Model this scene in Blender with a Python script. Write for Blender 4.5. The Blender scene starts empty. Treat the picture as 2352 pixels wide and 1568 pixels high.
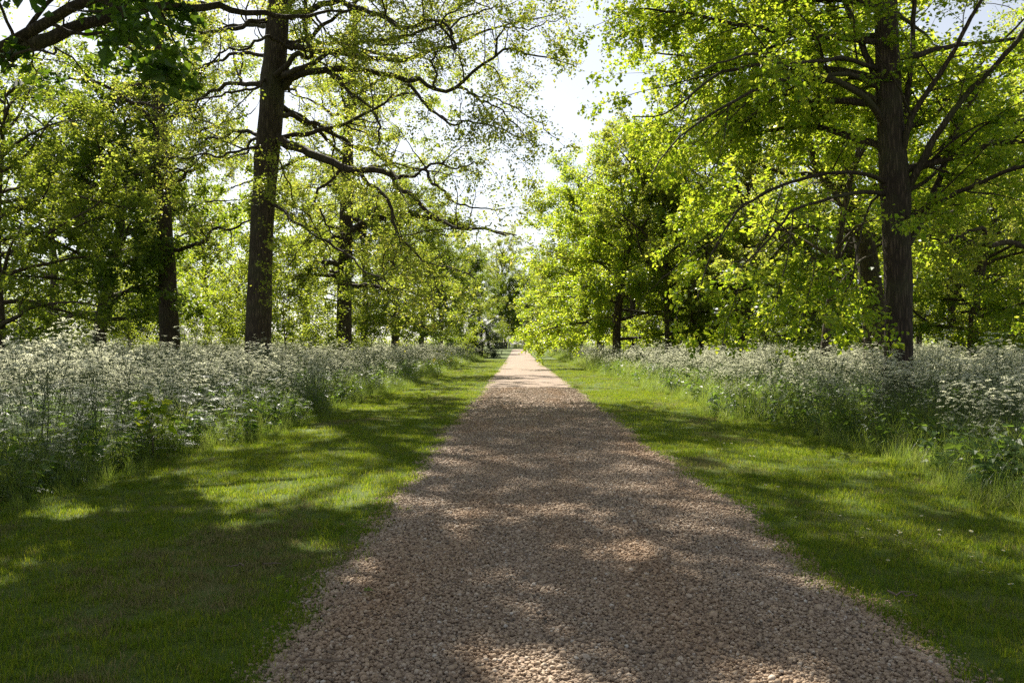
import bpy, math, random
import numpy as np
from mathutils import Vector, Matrix, Euler, noise as mnoise

# ------------------------------------------------------------------ camera, sky, sun, exposure
SC = bpy.context.scene
COL = SC.collection
CAM_H = 1.35
FPX = 2352 * 28 / 36.0
PITCH = math.atan(12 / FPX)
YAW = math.atan(13 / FPX)
cam_d = bpy.data.cameras.new('camera')
cam_d.lens = 28; cam_d.sensor_width = 36; cam_d.clip_start = 0.05; cam_d.clip_end = 3000
cam = bpy.data.objects.new('camera', cam_d)
cam.location = (0, 0, CAM_H)
cam.rotation_euler = (math.pi / 2 + PITCH, 0, YAW)
COL.objects.link(cam)
SC.camera = cam

SUN_AZ, SUN_EL = math.radians(-21), math.radians(47)
SUN_DIR = Vector((math.sin(SUN_AZ) * math.cos(SUN_EL), math.cos(SUN_AZ) * math.cos(SUN_EL), math.sin(SUN_EL)))
W = bpy.data.worlds.new('World'); SC.world = W; W.use_nodes = True
wn = W.node_tree.nodes; wl = W.node_tree.links
bg = wn['Background']
sky = wn.new('ShaderNodeTexSky'); sky.sky_type = 'NISHITA'; sky.sun_disc = False
sky.sun_elevation = SUN_EL; sky.sun_rotation = SUN_AZ
sky.air_density = 1.0; sky.dust_density = 0.8; sky.ozone_density = 1.2
hs = wn.new('ShaderNodeHueSaturation'); hs.inputs['Saturation'].default_value = 0.42      # thin high haze: a pale sky
wl.new(sky.outputs['Color'], hs.inputs['Color']); wl.new(hs.outputs['Color'], bg.inputs['Color']); bg.inputs['Strength'].default_value = 0.064
sun_d = bpy.data.lights.new('sun', 'SUN'); sun_d.energy = 5.0; sun_d.angle = math.radians(0.53); sun_d.color = (1.0, 0.93, 0.82)
sun = bpy.data.objects.new('sun', sun_d); sun.rotation_euler = SUN_DIR.to_track_quat('Z', 'Y').to_euler(); sun.location = (-20, 60, 60)
COL.objects.link(sun)
SC.view_settings.view_transform = 'Standard'; SC.view_settings.look = 'None'
SC.view_settings.exposure = 1.33; SC.view_settings.gamma = 1.0; SC.view_settings.use_curve_mapping = False
SC.cycles.max_bounces = 8; SC.cycles.diffuse_bounces = 4; SC.cycles.transmission_bounces = 4; SC.cycles.glossy_bounces = 2
SC.cycles.use_denoising = False
SC.cycles.sample_clamp_indirect = 6.0

# ------------------------------------------------------------------ helpers
RX = (Euler(cam.rotation_euler).to_matrix())
def P(px, py, d):
    """World point on the ray through a point of the photograph (2352 px wide), at distance d along the drive."""
    v = RX @ Vector(((px - 1176) / FPX, (784 - py) / FPX, -1))
    s = d / v.y
    return np.array((v.x * s, d, CAM_H + v.z * s))
def gz(y):
    """ground height: the drive rises very gently far ahead"""
    y = np.asarray(y, dtype=float)
    t = np.clip((y - 50) / 120.0, 0, 3.0)
    return 0.75 * t * t * np.where(t < 1, 1, 0) + np.where(t >= 1, 0.75 + 1.5 * (t - 1) * 0.6, 0)
def rng_of(s): return np.random.default_rng(s)
def norm(v): return v / np.maximum(np.linalg.norm(v, axis=-1, keepdims=True), 1e-9)

def mesh_from(name, verts, faces, var=None, mats=(), midx=None, smooth=True):
    """faces: list of int arrays (k,3) or (k,4)"""
    me = bpy.data.meshes.new(name)
    verts = np.asarray(verts, dtype=np.float32)
    faces = [np.asarray(f, dtype=np.int32) for f in faces if len(f)]
    me.vertices.add(len(verts)); me.vertices.foreach_set('co', verts.ravel())
    nl = sum(f.size for f in faces); npoly = sum(len(f) for f in faces)
    me.loops.add(nl); me.loops.foreach_set('vertex_index', np.concatenate([f.ravel() for f in faces]))
    starts = []; s = 0
    for f in faces:
        starts.append(s + np.arange(len(f)) * f.shape[1]); s += f.size
    me.polygons.add(npoly); me.polygons.foreach_set('loop_start', np.concatenate(starts).astype(np.int32))
    if midx is not None: me.polygons.foreach_set('material_index', np.asarray(midx, dtype=np.int32))
    me.polygons.foreach_set('use_smooth', np.full(npoly, smooth))
    if var is not None:
        a = me.attributes.new('var', 'FLOAT', 'POINT'); a.data.foreach_set('value', np.asarray(var, dtype=np.float32))
    for m in mats: me.materials.append(m)
    me.update(calc_edges=True)
    return me

def tag(o, label=None, cat=None, group=None, kind=None):
    if label: o['label'] = label
    if cat: o['category'] = cat
    if group: o['group'] = group
    if kind: o['kind'] = kind
    return o
def obj(name, me, parent=None, loc=None, link=True):
    o = bpy.data.objects.new(name, me)
    if link: COL.objects.link(o)
    if parent is not None: o.parent = parent
    if loc is not None: o.location = loc
    return o
def empty(name, loc, rz=0, sc=1.0):
    o = bpy.data.objects.new(name, None); COL.objects.link(o)
    o.empty_display_size = 0.3
    o.location = loc; o.rotation_euler = (0, 0, rz); o.scale = (sc, sc, sc)
    return o
def copy_thing(src, loc, rz, sc, label=None, cat=None, group=None):
    c = src.copy(); COL.objects.link(c)
    c.location = loc; c.rotation_euler = (0, 0, rz); c.scale = sc if hasattr(sc, '__len__') else (sc, sc, sc)
    if label: c['label'] = label
    if cat: c['category'] = cat
    if group: c['group'] = group
    for ch in src.children:
        k = ch.copy(); COL.objects.link(k); k.parent = c
    return c

class Acc:
    def __init__(s): s.v = []; s.q = []; s.t = []; s.var = []; s.n = 0
    def add(s, v, q=None, t=None, var=0.5):
        v = np.asarray(v, dtype=np.float32).reshape(-1, 3)
        if q is not None: s.q.append(np.asarray(q, dtype=np.int32).reshape(-1, 4) + s.n)
        if t is not None: s.t.append(np.asarray(t, dtype=np.int32).reshape(-1, 3) + s.n)
        s.v.append(v); s.var.append(np.broadcast_to(np.asarray(var, dtype=np.float32), (len(v),)).copy()); s.n += len(v)
    def mesh(s, name, mats, smooth=True):
        f = []
        if s.q: f.append(np.concatenate(s.q))
        if s.t: f.append(np.concatenate(s.t))
        return mesh_from(name, np.concatenate(s.v), f, np.concatenate(s.var), mats, smooth=smooth)

# ------------------------------------------------------------------ materials
def mat_new(name):
    m = bpy.data.materials.new(name); m.use_nodes = True
    nt = m.node_tree; nt.nodes.clear()
    out = nt.nodes.new('ShaderNodeOutputMaterial')
    return m, nt, out
def N(nt, t, **kw):
    n = nt.nodes.new(t)
    for k, v in kw.items():
        if k in n.inputs: n.inputs[k].default_value = v
        else: setattr(n, k, v)
    return n
def ramp(nt, stops, interp='LINEAR'):
    r = nt.nodes.new('ShaderNodeValToRGB'); cr = r.color_ramp; cr.interpolation = interp
    while len(cr.elements) > 1: cr.elements.remove(cr.elements[-1])
    cr.elements[0].position = stops[0][0]; cr.elements[0].color = (*stops[0][1], 1)
    for p, c in stops[1:]:
        e = cr.elements.new(p); e.color = (*c, 1)
    return r
def leaf_mat(name, stops, trans, tmix=0.5, rough=0.42, spec=0.4, rnd=False):
    """thin leaf: reflects its own colour, lets yellowish light through"""
    m, nt, out = mat_new(name); L = nt.links
    at = N(nt, 'ShaderNodeAttribute', attribute_name='var')
    fac = at.outputs['Fac']
    if rnd:
        oi = N(nt, 'ShaderNodeObjectInfo')
        ad = N(nt, 'ShaderNodeMath', operation='MULTIPLY_ADD'); ad.inputs[1].default_value = 0.5
        ml = N(nt, 'ShaderNodeMath', operation='MULTIPLY'); ml.inputs[1].default_value = 0.5
        L.new(at.outputs['Fac'], ml.inputs[0]); L.new(oi.outputs['Random'], ad.inputs[0]); L.new(ml.outputs[0], ad.inputs[2])
        fac = ad.outputs[0]
    r1 = ramp(nt, stops); r2 = ramp(nt, trans)
    L.new(fac, r1.inputs[0]); L.new(fac, r2.inputs[0])
    pb = N(nt, 'ShaderNodeBsdfPrincipled'); pb.inputs['Roughness'].default_value = rough; pb.inputs['Specular IOR Level'].default_value = spec
    tr = N(nt, 'ShaderNodeBsdfTranslucent'); mx = N(nt, 'ShaderNodeMixShader'); mx.inputs[0].default_value = tmix
    L.new(r1.outputs[0], pb.inputs['Base Color']); L.new(r2.outputs[0], tr.inputs['Color'])
    L.new(pb.outputs[0], mx.inputs[1]); L.new(tr.outputs[0], mx.inputs[2]); L.new(mx.outputs[0], out.inputs['Surface'])
    return m
def bark_mat(name, c0, c1, c2, scale=1.0, bump=0.5, algae=(0.07, 0.075, 0.03)):
    m, nt, out = mat_new(name); L = nt.links
    tc = N(nt, 'ShaderNodeTexCoord'); mp = N(nt, 'ShaderNodeMapping'); mp.inputs['Scale'].default_value = (15 * scale, 15 * scale, 2.0 * scale)
    L.new(tc.outputs['Object'], mp.inputs['Vector'])
    n1 = N(nt, 'ShaderNodeTexNoise', Scale=1.6, Detail=8.0, Roughness=0.65)
    vo = N(nt, 'ShaderNodeTexVoronoi', feature='DISTANCE_TO_EDGE', Scale=1.5)
    L.new(mp.outputs[0], n1.inputs['Vector'])
    mxv = N(nt, 'ShaderNodeMixRGB'); mxv.inputs[0].default_value = 0.25
    L.new(mp.outputs[0], mxv.inputs[1]); L.new(n1.outputs['Color'], mxv.inputs[2]); L.new(mxv.outputs[0], vo.inputs['Vector'])
    mu = N(nt, 'ShaderNodeMath', operation='MULTIPLY'); mu.inputs[1].default_value = 2.6
    L.new(vo.outputs['Distance'], mu.inputs[0])
    ad = N(nt, 'ShaderNodeMath', operation='MULTIPLY_ADD', use_clamp=True); ad.inputs[1].default_value = 0.6
    L.new(mu.outputs[0], ad.inputs[0]); 
    sb = N(nt, 'ShaderNodeMath', operation='MULTIPLY'); sb.inputs[1].default_value = 0.75
    L.new(n1.outputs['Fac'], sb.inputs[0]); L.new(sb.outputs[0], ad.inputs[2])
    r = ramp(nt, [(0.25, c0), (0.6, c1), (0.95, c2)]); L.new(ad.outputs[0], r.inputs[0])
    n2 = N(nt, 'ShaderNodeTexNoise', Scale=0.9, Detail=4.0); L.new(tc.outputs['Object'], n2.inputs['Vector'])
    r2 = ramp(nt, [(0.5, (0, 0, 0)), (0.72, (1, 1, 1))]); L.new(n2.outputs['Fac'], r2.inputs[0])
    fm = N(nt, 'ShaderNodeMath', operation='MULTIPLY'); fm.inputs[1].default_value = 0.55; L.new(r2.outputs[0], fm.inputs[0])
    mx = N(nt, 'ShaderNodeMixRGB'); mx.inputs[2].default_value = (*algae, 1); L.new(fm.outputs[0], mx.inputs[0]); L.new(r.outputs[0], mx.inputs[1])
    pb = N(nt, 'ShaderNodeBsdfPrincipled'); pb.inputs['Roughness'].default_value = 0.85; pb.inputs['Specular IOR Level'].default_value = 0.25
    bp = N(nt, 'ShaderNodeBump'); bp.inputs['Strength'].default_value = bump; bp.inputs['Distance'].default_value = 0.03
    L.new(ad.outputs[0], bp.inputs['Height']); L.new(bp.outputs[0], pb.inputs['Normal'])
    L.new(mx.outputs[0], pb.inputs['Base Color']); L.new(pb.outputs[0], out.inputs['Surface'])
    return m
def plain(name, c, rough=0.7, var=0.25, scale=6.0):
    m, nt, out = mat_new(name); L = nt.links
    tc = N(nt, 'ShaderNodeTexCoord'); n = N(nt, 'ShaderNodeTexNoise', Scale=scale, Detail=5.0); L.new(tc.outputs['Object'], n.inputs['Vector'])
    lo = tuple(x * (1 - var) for x in c); hi = tuple(min(1, x * (1 + var)) for x in c)
    r = ramp(nt, [(0.3, lo), (0.7, hi)]); L.new(n.outputs['Fac'], r.inputs[0])
    pb = N(nt, 'ShaderNodeBsdfPrincipled'); pb.inputs['Roughness'].default_value = rough
    L.new(r.outputs[0], pb.inputs['Base Color']); L.new(pb.outputs[0], out.inputs['Surface'])
    return m

M = {}
M['oak_bark'] = bark_mat('oak_bark', (0.022, 0.016, 0.010), (0.050, 0.036, 0.023), (0.10, 0.075, 0.05))
M['lime_bark'] = bark_mat('lime_bark', (0.017, 0.012, 0.008), (0.040, 0.027, 0.018), (0.085, 0.060, 0.042), scale=1.15, bump=0.6)
M['far_bark'] = bark_mat('far_bark', (0.025, 0.018, 0.012), (0.07, 0.052, 0.036), (0.13, 0.10, 0.07), bump=0.3)
M['oak_leaf'] = leaf_mat('oak_leaf', [(0.0, (0.045, 0.09, 0.010)), (0.6, (0.085, 0.115, 0.014)), (1.0, (0.13, 0.125, 0.022))],
                         [(0.0, (0.28, 0.42, 0.03)), (0.6, (0.50, 0.55, 0.06)), (1.0, (0.68, 0.60, 0.11))], 0.55)
M['lime_leaf'] = leaf_mat('lime_leaf', [(0.0, (0.03, 0.085, 0.008)), (0.6, (0.06, 0.13, 0.012)), (1.0, (0.11, 0.16, 0.02))],
                          [(0.0, (0.25, 0.43, 0.014)), (0.6, (0.53, 0.63, 0.03)), (1.0, (0.78, 0.77, 0.10))], 0.58, rough=0.38, spec=0.45)
M['dark_leaf'] = leaf_mat('dark_leaf', [(0.0, (0.02, 0.05, 0.008)), (1.0, (0.05, 0.10, 0.015))],
                          [(0.0, (0.18, 0.30, 0.015)), (1.0, (0.40, 0.48, 0.04))], 0.48)
M['near_leaf'] = leaf_mat('near_leaf', [(0.0, (0.02, 0.055, 0.008)), (1.0, (0.05, 0.10, 0.012))],
                          [(0.0, (0.09, 0.20, 0.01)), (1.0, (0.24, 0.36, 0.02))], 0.42)
M['green_leaf'] = leaf_mat('green_leaf', [(0.0, (0.04, 0.085, 0.012)), (1.0, (0.085, 0.13, 0.02))],
                           [(0.0, (0.26, 0.38, 0.02)), (1.0, (0.56, 0.60, 0.06))], 0.53)
M['evergreen'] = leaf_mat('evergreen', [(0.0, (0.012, 0.025, 0.008)), (1.0, (0.03, 0.05, 0.015))],
                          [(0.0, (0.03, 0.06, 0.01)), (1.0, (0.07, 0.11, 0.02))], 0.3)
M['petal'] = leaf_mat('petal', [(0.0, (0.66, 0.66, 0.44)), (1.0, (0.84, 0.82, 0.68))],
                      [(0.0, (0.72, 0.74, 0.45)), (1.0, (0.86, 0.84, 0.66))], 0.52, rough=0.7, spec=0.2)
M['herb'] = leaf_mat('herb', [(0.0, (0.03, 0.07, 0.012)), (1.0, (0.07, 0.12, 0.025))],
                     [(0.0, (0.12, 0.24, 0.02)), (1.0, (0.30, 0.42, 0.05))], 0.45, rnd=True)
M['stem'] = leaf_mat('stem', [(0.0, (0.07, 0.10, 0.03)), (1.0, (0.11, 0.13, 0.05))], [(0.0, (0.10, 0.15, 0.03)), (1.0, (0.16, 0.2, 0.05))], 0.2, rnd=True)
M['long_grass'] = leaf_mat('long_grass', [(0.0, (0.05, 0.10, 0.015)), (0.8, (0.10, 0.14, 0.03)), (1.0, (0.22, 0.20, 0.09))],
                           [(0.0, (0.22, 0.36, 0.03)), (0.8, (0.40, 0.48, 0.07)), (1.0, (0.5, 0.46, 0.2))], 0.48, rnd=True)
M['turf'] = leaf_mat('turf', [(0.0, (0.025, 0.065, 0.006)), (0.55, (0.065, 0.115, 0.010)), (0.8, (0.11, 0.14, 0.018)), (1.0, (0.26, 0.21, 0.09))],
                     [(0.0, (0.14, 0.27, 0.010)), (0.55, (0.34, 0.43, 0.02)), (0.8, (0.48, 0.50, 0.04)), (1.0, (0.46, 0.38, 0.14))], 0.47, rough=0.55, spec=0.12, rnd=True)
M['thatch'] = leaf_mat('thatch', [(0.0, (0.06, 0.09, 0.02)), (0.5, (0.17, 0.14, 0.06)), (1.0, (0.30, 0.25, 0.13))], [(0.0, (0.18, 0.24, 0.03)), (1.0, (0.40, 0.33, 0.14))], 0.35, rough=0.7, spec=0.1, rnd=True)
M['dead_twig'] = plain('dead_twig', (0.16, 0.12, 0.085), 0.9)
M['dead_leaf'] = plain('dead_leaf', (0.16, 0.07, 0.035), 0.8)

def ground_material():
    m, nt, out = mat_new('turf_soil'); L = nt.links
    tc = N(nt, 'ShaderNodeTexCoord')
    n1 = N(nt, 'ShaderNodeTexNoise', Scale=0.55, Detail=4.0); n2 = N(nt, 'ShaderNodeTexNoise', Scale=14.0, Detail=8.0, Roughness=0.7); n3 = N(nt, 'ShaderNodeTexNoise', Scale=90.0, Detail=4.0)
    for n in (n1, n2, n3): L.new(tc.outputs['Object'], n.inputs['Vector'])
    ra = ramp(nt, [(0.25, (0.018, 0.034, 0.006)), (0.5, (0.065, 0.10, 0.012)), (0.75, (0.14, 0.16, 0.026))])
    a = N(nt, 'ShaderNodeMath', operation='MULTIPLY_ADD'); a.inputs[1].default_value = 0.45
    b = N(nt, 'ShaderNodeMath', operation='MULTIPLY'); b.inputs[1].default_value = 0.55
    L.new(n2.outputs['Fac'], b.inputs[0]); L.new(n3.outputs['Fac'], a.inputs[0]); L.new(b.outputs[0], a.inputs[2]); L.new(a.outputs[0], ra.inputs[0])
    rb = ramp(nt, [(0.56, (0, 0, 0)), (0.74, (0.7, 0.7, 0.7))]); L.new(n1.outputs['Fac'], rb.inputs[0])
    mx = N(nt, 'ShaderNodeMixRGB'); mx.inputs[2].default_value = (0.14, 0.115, 0.05, 1); L.new(rb.outputs[0], mx.inputs[0]); L.new(ra.outputs[0], mx.inputs[1])
    pb = N(nt, 'ShaderNodeBsdfPrincipled'); pb.inputs['Roughness'].default_value = 0.9; pb.inputs['Specular IOR Level'].default_value = 0.2
    bp = N(nt, 'ShaderNodeBump'); bp.inputs['Strength'].default_value = 0.7; bp.inputs['Distance'].default_value = 0.03
    L.new(a.outputs[0], bp.inputs['Height']); L.new(bp.outputs[0], pb.inputs['Normal'])
    L.new(mx.outputs[0], pb.inputs['Base Color']); L.new(pb.outputs[0], out.inputs['Surface'])
    return m
def path_material():
    m, nt, out = mat_new('gravel_bed'); L = nt.links
    tc = N(nt, 'ShaderNodeTexCoord')
    vo = N(nt, 'ShaderNodeTexVoronoi', Scale=42.0); L.new(tc.outputs['Object'], vo.inputs['Vector'])
    n1 = N(nt, 'ShaderNodeTexNoise', Scale=1.3, Detail=5.0); L.new(tc.outputs['Object'], n1.inputs['Vector'])
    sp = N(nt, 'ShaderNodeSeparateColor'); L.new(vo.outputs['Color'], sp.inputs[0])
    r = ramp(nt, [(0.0, (0.17, 0.13, 0.10)), (0.5, (0.29, 0.225, 0.17)), (1.0, (0.40, 0.325, 0.255))]); L.new(sp.outputs[0], r.inputs[0])
    r2 = ramp(nt, [(0.3, (0.8, 0.74, 0.68)), (0.7, (1.0, 0.97, 0.94))]); L.new(n1.outputs['Fac'], r2.inputs[0])
    mx = N(nt, 'ShaderNodeMixRGB', blend_type='MULTIPLY'); mx.inputs[0].default_value = 1.0
    L.new(r.outputs[0], mx.inputs[1]); L.new(r2.outputs[0], mx.inputs[2])
    pb = N(nt, 'ShaderNodeBsdfPrincipled'); pb.inputs['Roughness'].default_value = 0.85; pb.inputs['Specular IOR Level'].default_value = 0.25
    bp = N(nt, 'ShaderNodeBump'); bp.inputs['Strength'].default_value = 0.8; bp.inputs['Distance'].default_value = 0.012; bp.invert = True
    L.new(vo.outputs['Distance'], bp.inputs['Height']); L.new(bp.outputs[0], pb.inputs['Normal'])
    L.new(mx.outputs[0], pb.inputs['Base Color']); L.new(pb.outputs[0], out.inputs['Surface'])
    return m
def pebble_material():
    m, nt, out = mat_new('pebble'); L = nt.links
    oi = N(nt, 'ShaderNodeObjectInfo'); tc = N(nt, 'ShaderNodeTexCoord')
    n = N(nt, 'ShaderNodeTexNoise', Scale=120.0, Detail=4.0); L.new(tc.outputs['Object'], n.inputs['Vector'])
    r = ramp(nt, [(0.0, (0.14, 0.115, 0.09)), (0.1, (0.25, 0.18, 0.12)), (0.45, (0.35, 0.262, 0.18)), (0.85, (0.42, 0.325, 0.23)), (0.97, (0.47, 0.39, 0.30)), (1.0, (0.52, 0.47, 0.40))])
    L.new(oi.outputs['Random'], r.inputs[0])
    ge = N(nt, 'ShaderNodeNewGeometry'); mp = N(nt, 'ShaderNodeMapping'); mp.inputs['Scale'].default_value = (1.0, 0.22, 1.0); L.new(ge.outputs['Position'], mp.inputs['Vector'])
    big = N(nt, 'ShaderNodeTexNoise', Scale=1.5, Detail=3.0); L.new(mp.outputs[0], big.inputs['Vector'])
    r2 = ramp(nt, [(0.33, (0.97, 0.87, 0.76)), (0.5, (0.93, 0.92, 0.90)), (0.65, (1.0, 1.0, 1.0))]); L.new(big.outputs['Fac'], r2.inputs[0])
    mx = N(nt, 'ShaderNodeMixRGB', blend_type='MULTIPLY'); mx.inputs[0].default_value = 1.0
    L.new(r.outputs[0], mx.inputs[1]); L.new(r2.outputs[0], mx.inputs[2])
    pb = N(nt, 'ShaderNodeBsdfPrincipled'); pb.inputs['Roughness'].default_value = 0.75; pb.inputs['Specular IOR Level'].default_value = 0.3
    L.new(mx.outputs[0], pb.inputs['Base Color']); L.new(pb.outputs[0], out.inputs['Surface'])
    return m
M['ground'] = ground_material(); M['path'] = path_material(); M['pebble'] = pebble_material()

# ------------------------------------------------------------------ ground and drive
PX0, PX1 = -1.12, 1.86          # drive edges
def edge_l(y): return PX0 + 0.03 * np.sin(y * 0.31 + 0.6) + 0.03 * np.sin(y * 0.9) + 0.03 * np.sin(y * 2.3 + 1) + 0.025 * np.sin(y * 5.1)
def edge_r(y): return PX1 + 0.03 * np.sin(y * 0.27 + 2) + 0.03 * np.sin(y * 0.8 + 2) + 0.035 * np.sin(y * 2.1) + 0.025 * np.sin(y * 4.7 + 1)
def bank_l(y): return -3.8 - 0.25 * np.exp(-(y - 7) ** 2 / 8.) + 0.18 * np.sin(y * 0.55) + 0.12 * np.sin(y * 1.7 + 1)
def bank_r(y): return 4.15 + 0.35 * np.exp(-(y - 12.5) ** 2 / 5.) - 0.3 * np.exp(-(y - 15.5) ** 2 / 2.) + 0.16 * np.sin(y * 0.6 + 2) + 0.13 * np.sin(y * 1.5)

ys = np.concatenate([np.arange(-30, 60, 2.0), np.arange(60, 320, 10.0), np.array([320., 500, 900, 1500])])
xs = np.concatenate([[-1500, -600, -200], np.arange(-100, 101, 10.0), [200, 600, 1500]])
gx, gy = np.meshgrid(xs, ys)
gv = np.stack([gx, gy, gz(gy)], -1).reshape(-1, 3)
nx, ny = len(xs), len(ys)
ii = (np.arange(ny - 1)[:, None] * nx + np.arange(nx - 1)[None]).ravel()
gq = np.stack([ii, ii + 1, ii + nx + 1, ii + nx], 1)
tag(obj('ground', mesh_from('ground', gv, [gq], mats=[M['ground']])), 'green grassy ground of the park on both sides of the drive', 'ground', kind='structure')
py = np.concatenate([np.arange(-12, 40, 0.12), np.arange(40, 172, 1.0)])
inset = np.clip((30 - py) / 15, 0, 1) * (0.13 + 0.05 * np.sin(py * 3.3) + 0.04 * np.sin(py * 8.7))
el_, er_ = edge_l(py) + inset, edge_r(py) - inset
ex = np.stack([el_, 0.65 * el_ + 0.35 * er_, 0.35 * el_ + 0.65 * er_, er_], 1)
crown = np.array([0, 0.012, 0.012, 0])[None]
pv = np.stack([ex, np.repeat(py[:, None], 4, 1), gz(py)[:, None] + 0.006 + crown + 0 * ex], -1).reshape(-1, 3)
ii = (np.arange(len(py) - 1)[:, None] * 4 + np.arange(3)[None]).ravel()
tag(obj('gravel_drive', mesh_from('gravel_drive', pv, [np.stack([ii, ii + 1, ii + 5, ii + 4], 1)], mats=[M['path']])), 'straight beige gravel drive running to the far gate', 'drive', kind='structure')

# ------------------------------------------------------------------ geometry-node scatter for the uncountable
HIDDEN = bpy.data.collections.new('scatter_sources')
def source(name, me):
    o = bpy.data.objects.new(name, me); HIDDEN.objects.link(o); return o
def scatter(name, pts, rot, scl, var, sources):
    n = len(pts)
    me = bpy.data.meshes.new(name); me.vertices.add(n); me.vertices.foreach_set('co', np.asarray(pts, dtype=np.float32).ravel())
    a = me.attributes.new('rot', 'FLOAT_VECTOR', 'POINT'); a.data.foreach_set('vector', np.asarray(rot, dtype=np.float32).ravel())
    scl = np.asarray(scl, dtype=np.float32)
    if scl.ndim == 1: scl = np.repeat(scl[:, None], 3, 1)
    a = me.attributes.new('scl', 'FLOAT_VECTOR', 'POINT'); a.data.foreach_set('vector', scl.ravel())
    a = me.attributes.new('kindno', 'INT', 'POINT'); a.data.foreach_set('value', np.asarray(var, dtype=np.int32))
    o = obj(name, me)
    ng = bpy.data.node_groups.new(name, 'GeometryNodeTree')
    ng.interface.new_socket('Geometry', in_out='INPUT', socket_type='NodeSocketGeometry')
    ng.interface.new_socket('Geometry', in_out='OUTPUT', socket_type='NodeSocketGeometry')
    gi = ng.nodes.new('NodeGroupInput'); go = ng.nodes.new('NodeGroupOutput'); jn = ng.nodes.new('GeometryNodeJoinGeometry')
    def named(nm, dt):
        k = ng.nodes.new('GeometryNodeInputNamedAttribute'); k.data_type = dt; k.inputs['Name'].default_value = nm; return k.outputs[0]
    ra = named('rot', 'FLOAT_VECTOR'); sa = named('scl', 'FLOAT_VECTOR'); ka = named('kindno', 'INT')
    for k, s in enumerate(sources):
        oi = ng.nodes.new('GeometryNodeObjectInfo'); oi.inputs['Object'].default_value = s
        ip = ng.nodes.new('GeometryNodeInstanceOnPoints')
        cp = ng.nodes.new('FunctionNodeCompare'); cp.data_type = 'INT'; cp.operation = 'EQUAL'
        ci = [i for i in cp.inputs if i.type == 'INT']
        ng.links.new(ka, ci[0]); ci[1].default_value = k
        er = ng.nodes.new('FunctionNodeEulerToRotation'); ng.links.new(ra, er.inputs[0])
        ng.links.new(gi.outputs[0], ip.inputs['Points']); ng.links.new(cp.outputs[0], ip.inputs['Selection'])
        ng.links.new(oi.outputs['Geometry'], ip.inputs['Instance']); ng.links.new(er.outputs[0], ip.inputs['Rotation']); ng.links.new(sa, ip.inputs['Scale'])
        ng.links.new(ip.outputs[0], jn.inputs[0])
    ng.links.new(jn.outputs[0], go.inputs[0])
    md = o.modifiers.new('scatter', 'NODES'); md.node_group = ng
    o['kind'] = 'stuff'
    return o

# ------------------------------------------------------------------ tree machinery (all vectorised per branching level)
def resample(pts, n):
    pts = np.asarray(pts, float)
    # Catmull-Rom through the points, then even spacing
    q = np.concatenate([[2 * pts[0] - pts[1]], pts, [2 * pts[-1] - pts[-2]]])
    out = []
    for i in range(1, len(q) - 2):
        t = np.linspace(0, 1, 8, endpoint=False)[:, None]
        a, b, c, d = q[i - 1], q[i], q[i + 1], q[i + 2]
        out.append(0.5 * ((2 * b) + (c - a) * t + (2 * a - 5 * b + 4 * c - d) * t ** 2 + (3 * b - a - 3 * c + d) * t ** 3))
    out = np.concatenate(out + [pts[-1:]])
    s = np.concatenate([[0], np.cumsum(np.linalg.norm(np.diff(out, axis=0), axis=1))])
    u = np.linspace(0, s[-1], n)
    return np.stack([np.interp(u, s, out[:, k]) for k in range(3)], 1)
def tubes(acc, PTS, RAD, sides, var=0.5):
    """PTS (m,n,3) RAD (m,n)"""
    m, n, _ = PTS.shape
    if m == 0: return
    T = np.gradient(PTS, axis=1); T = norm(T)
    mean = np.abs(norm(PTS[:, -1] - PTS[:, 0]))
    ref = np.zeros((m, 3)); ref[np.arange(m), np.argmin(mean, 1)] = 1
    U = norm(np.cross(T, ref[:, None, :])); V = np.cross(T, U)
    a = np.arange(sides) * 2 * np.pi / sides
    ring = U[:, :, None, :] * np.cos(a)[None, None, :, None] + V[:, :, None, :] * np.sin(a)[None, None, :, None]
    v = PTS[:, :, None, :] + ring * RAD[:, :, None, None]
    base = (np.arange(m) * n * sides)[:, None, None] + (np.arange(n - 1) * sides)[None, :, None]
    k = np.arange(sides)[None, None]; k2 = (k + 1) % sides
    q = np.stack([base + k, base + k2, base + sides + k2, base + sides + k], -1).reshape(-1, 4)
    acc.add(v.reshape(-1, 3), q=q, var=var)
def seg_len(PTS): return np.linalg.norm(np.diff(PTS, axis=1), axis=2).sum(1)
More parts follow.
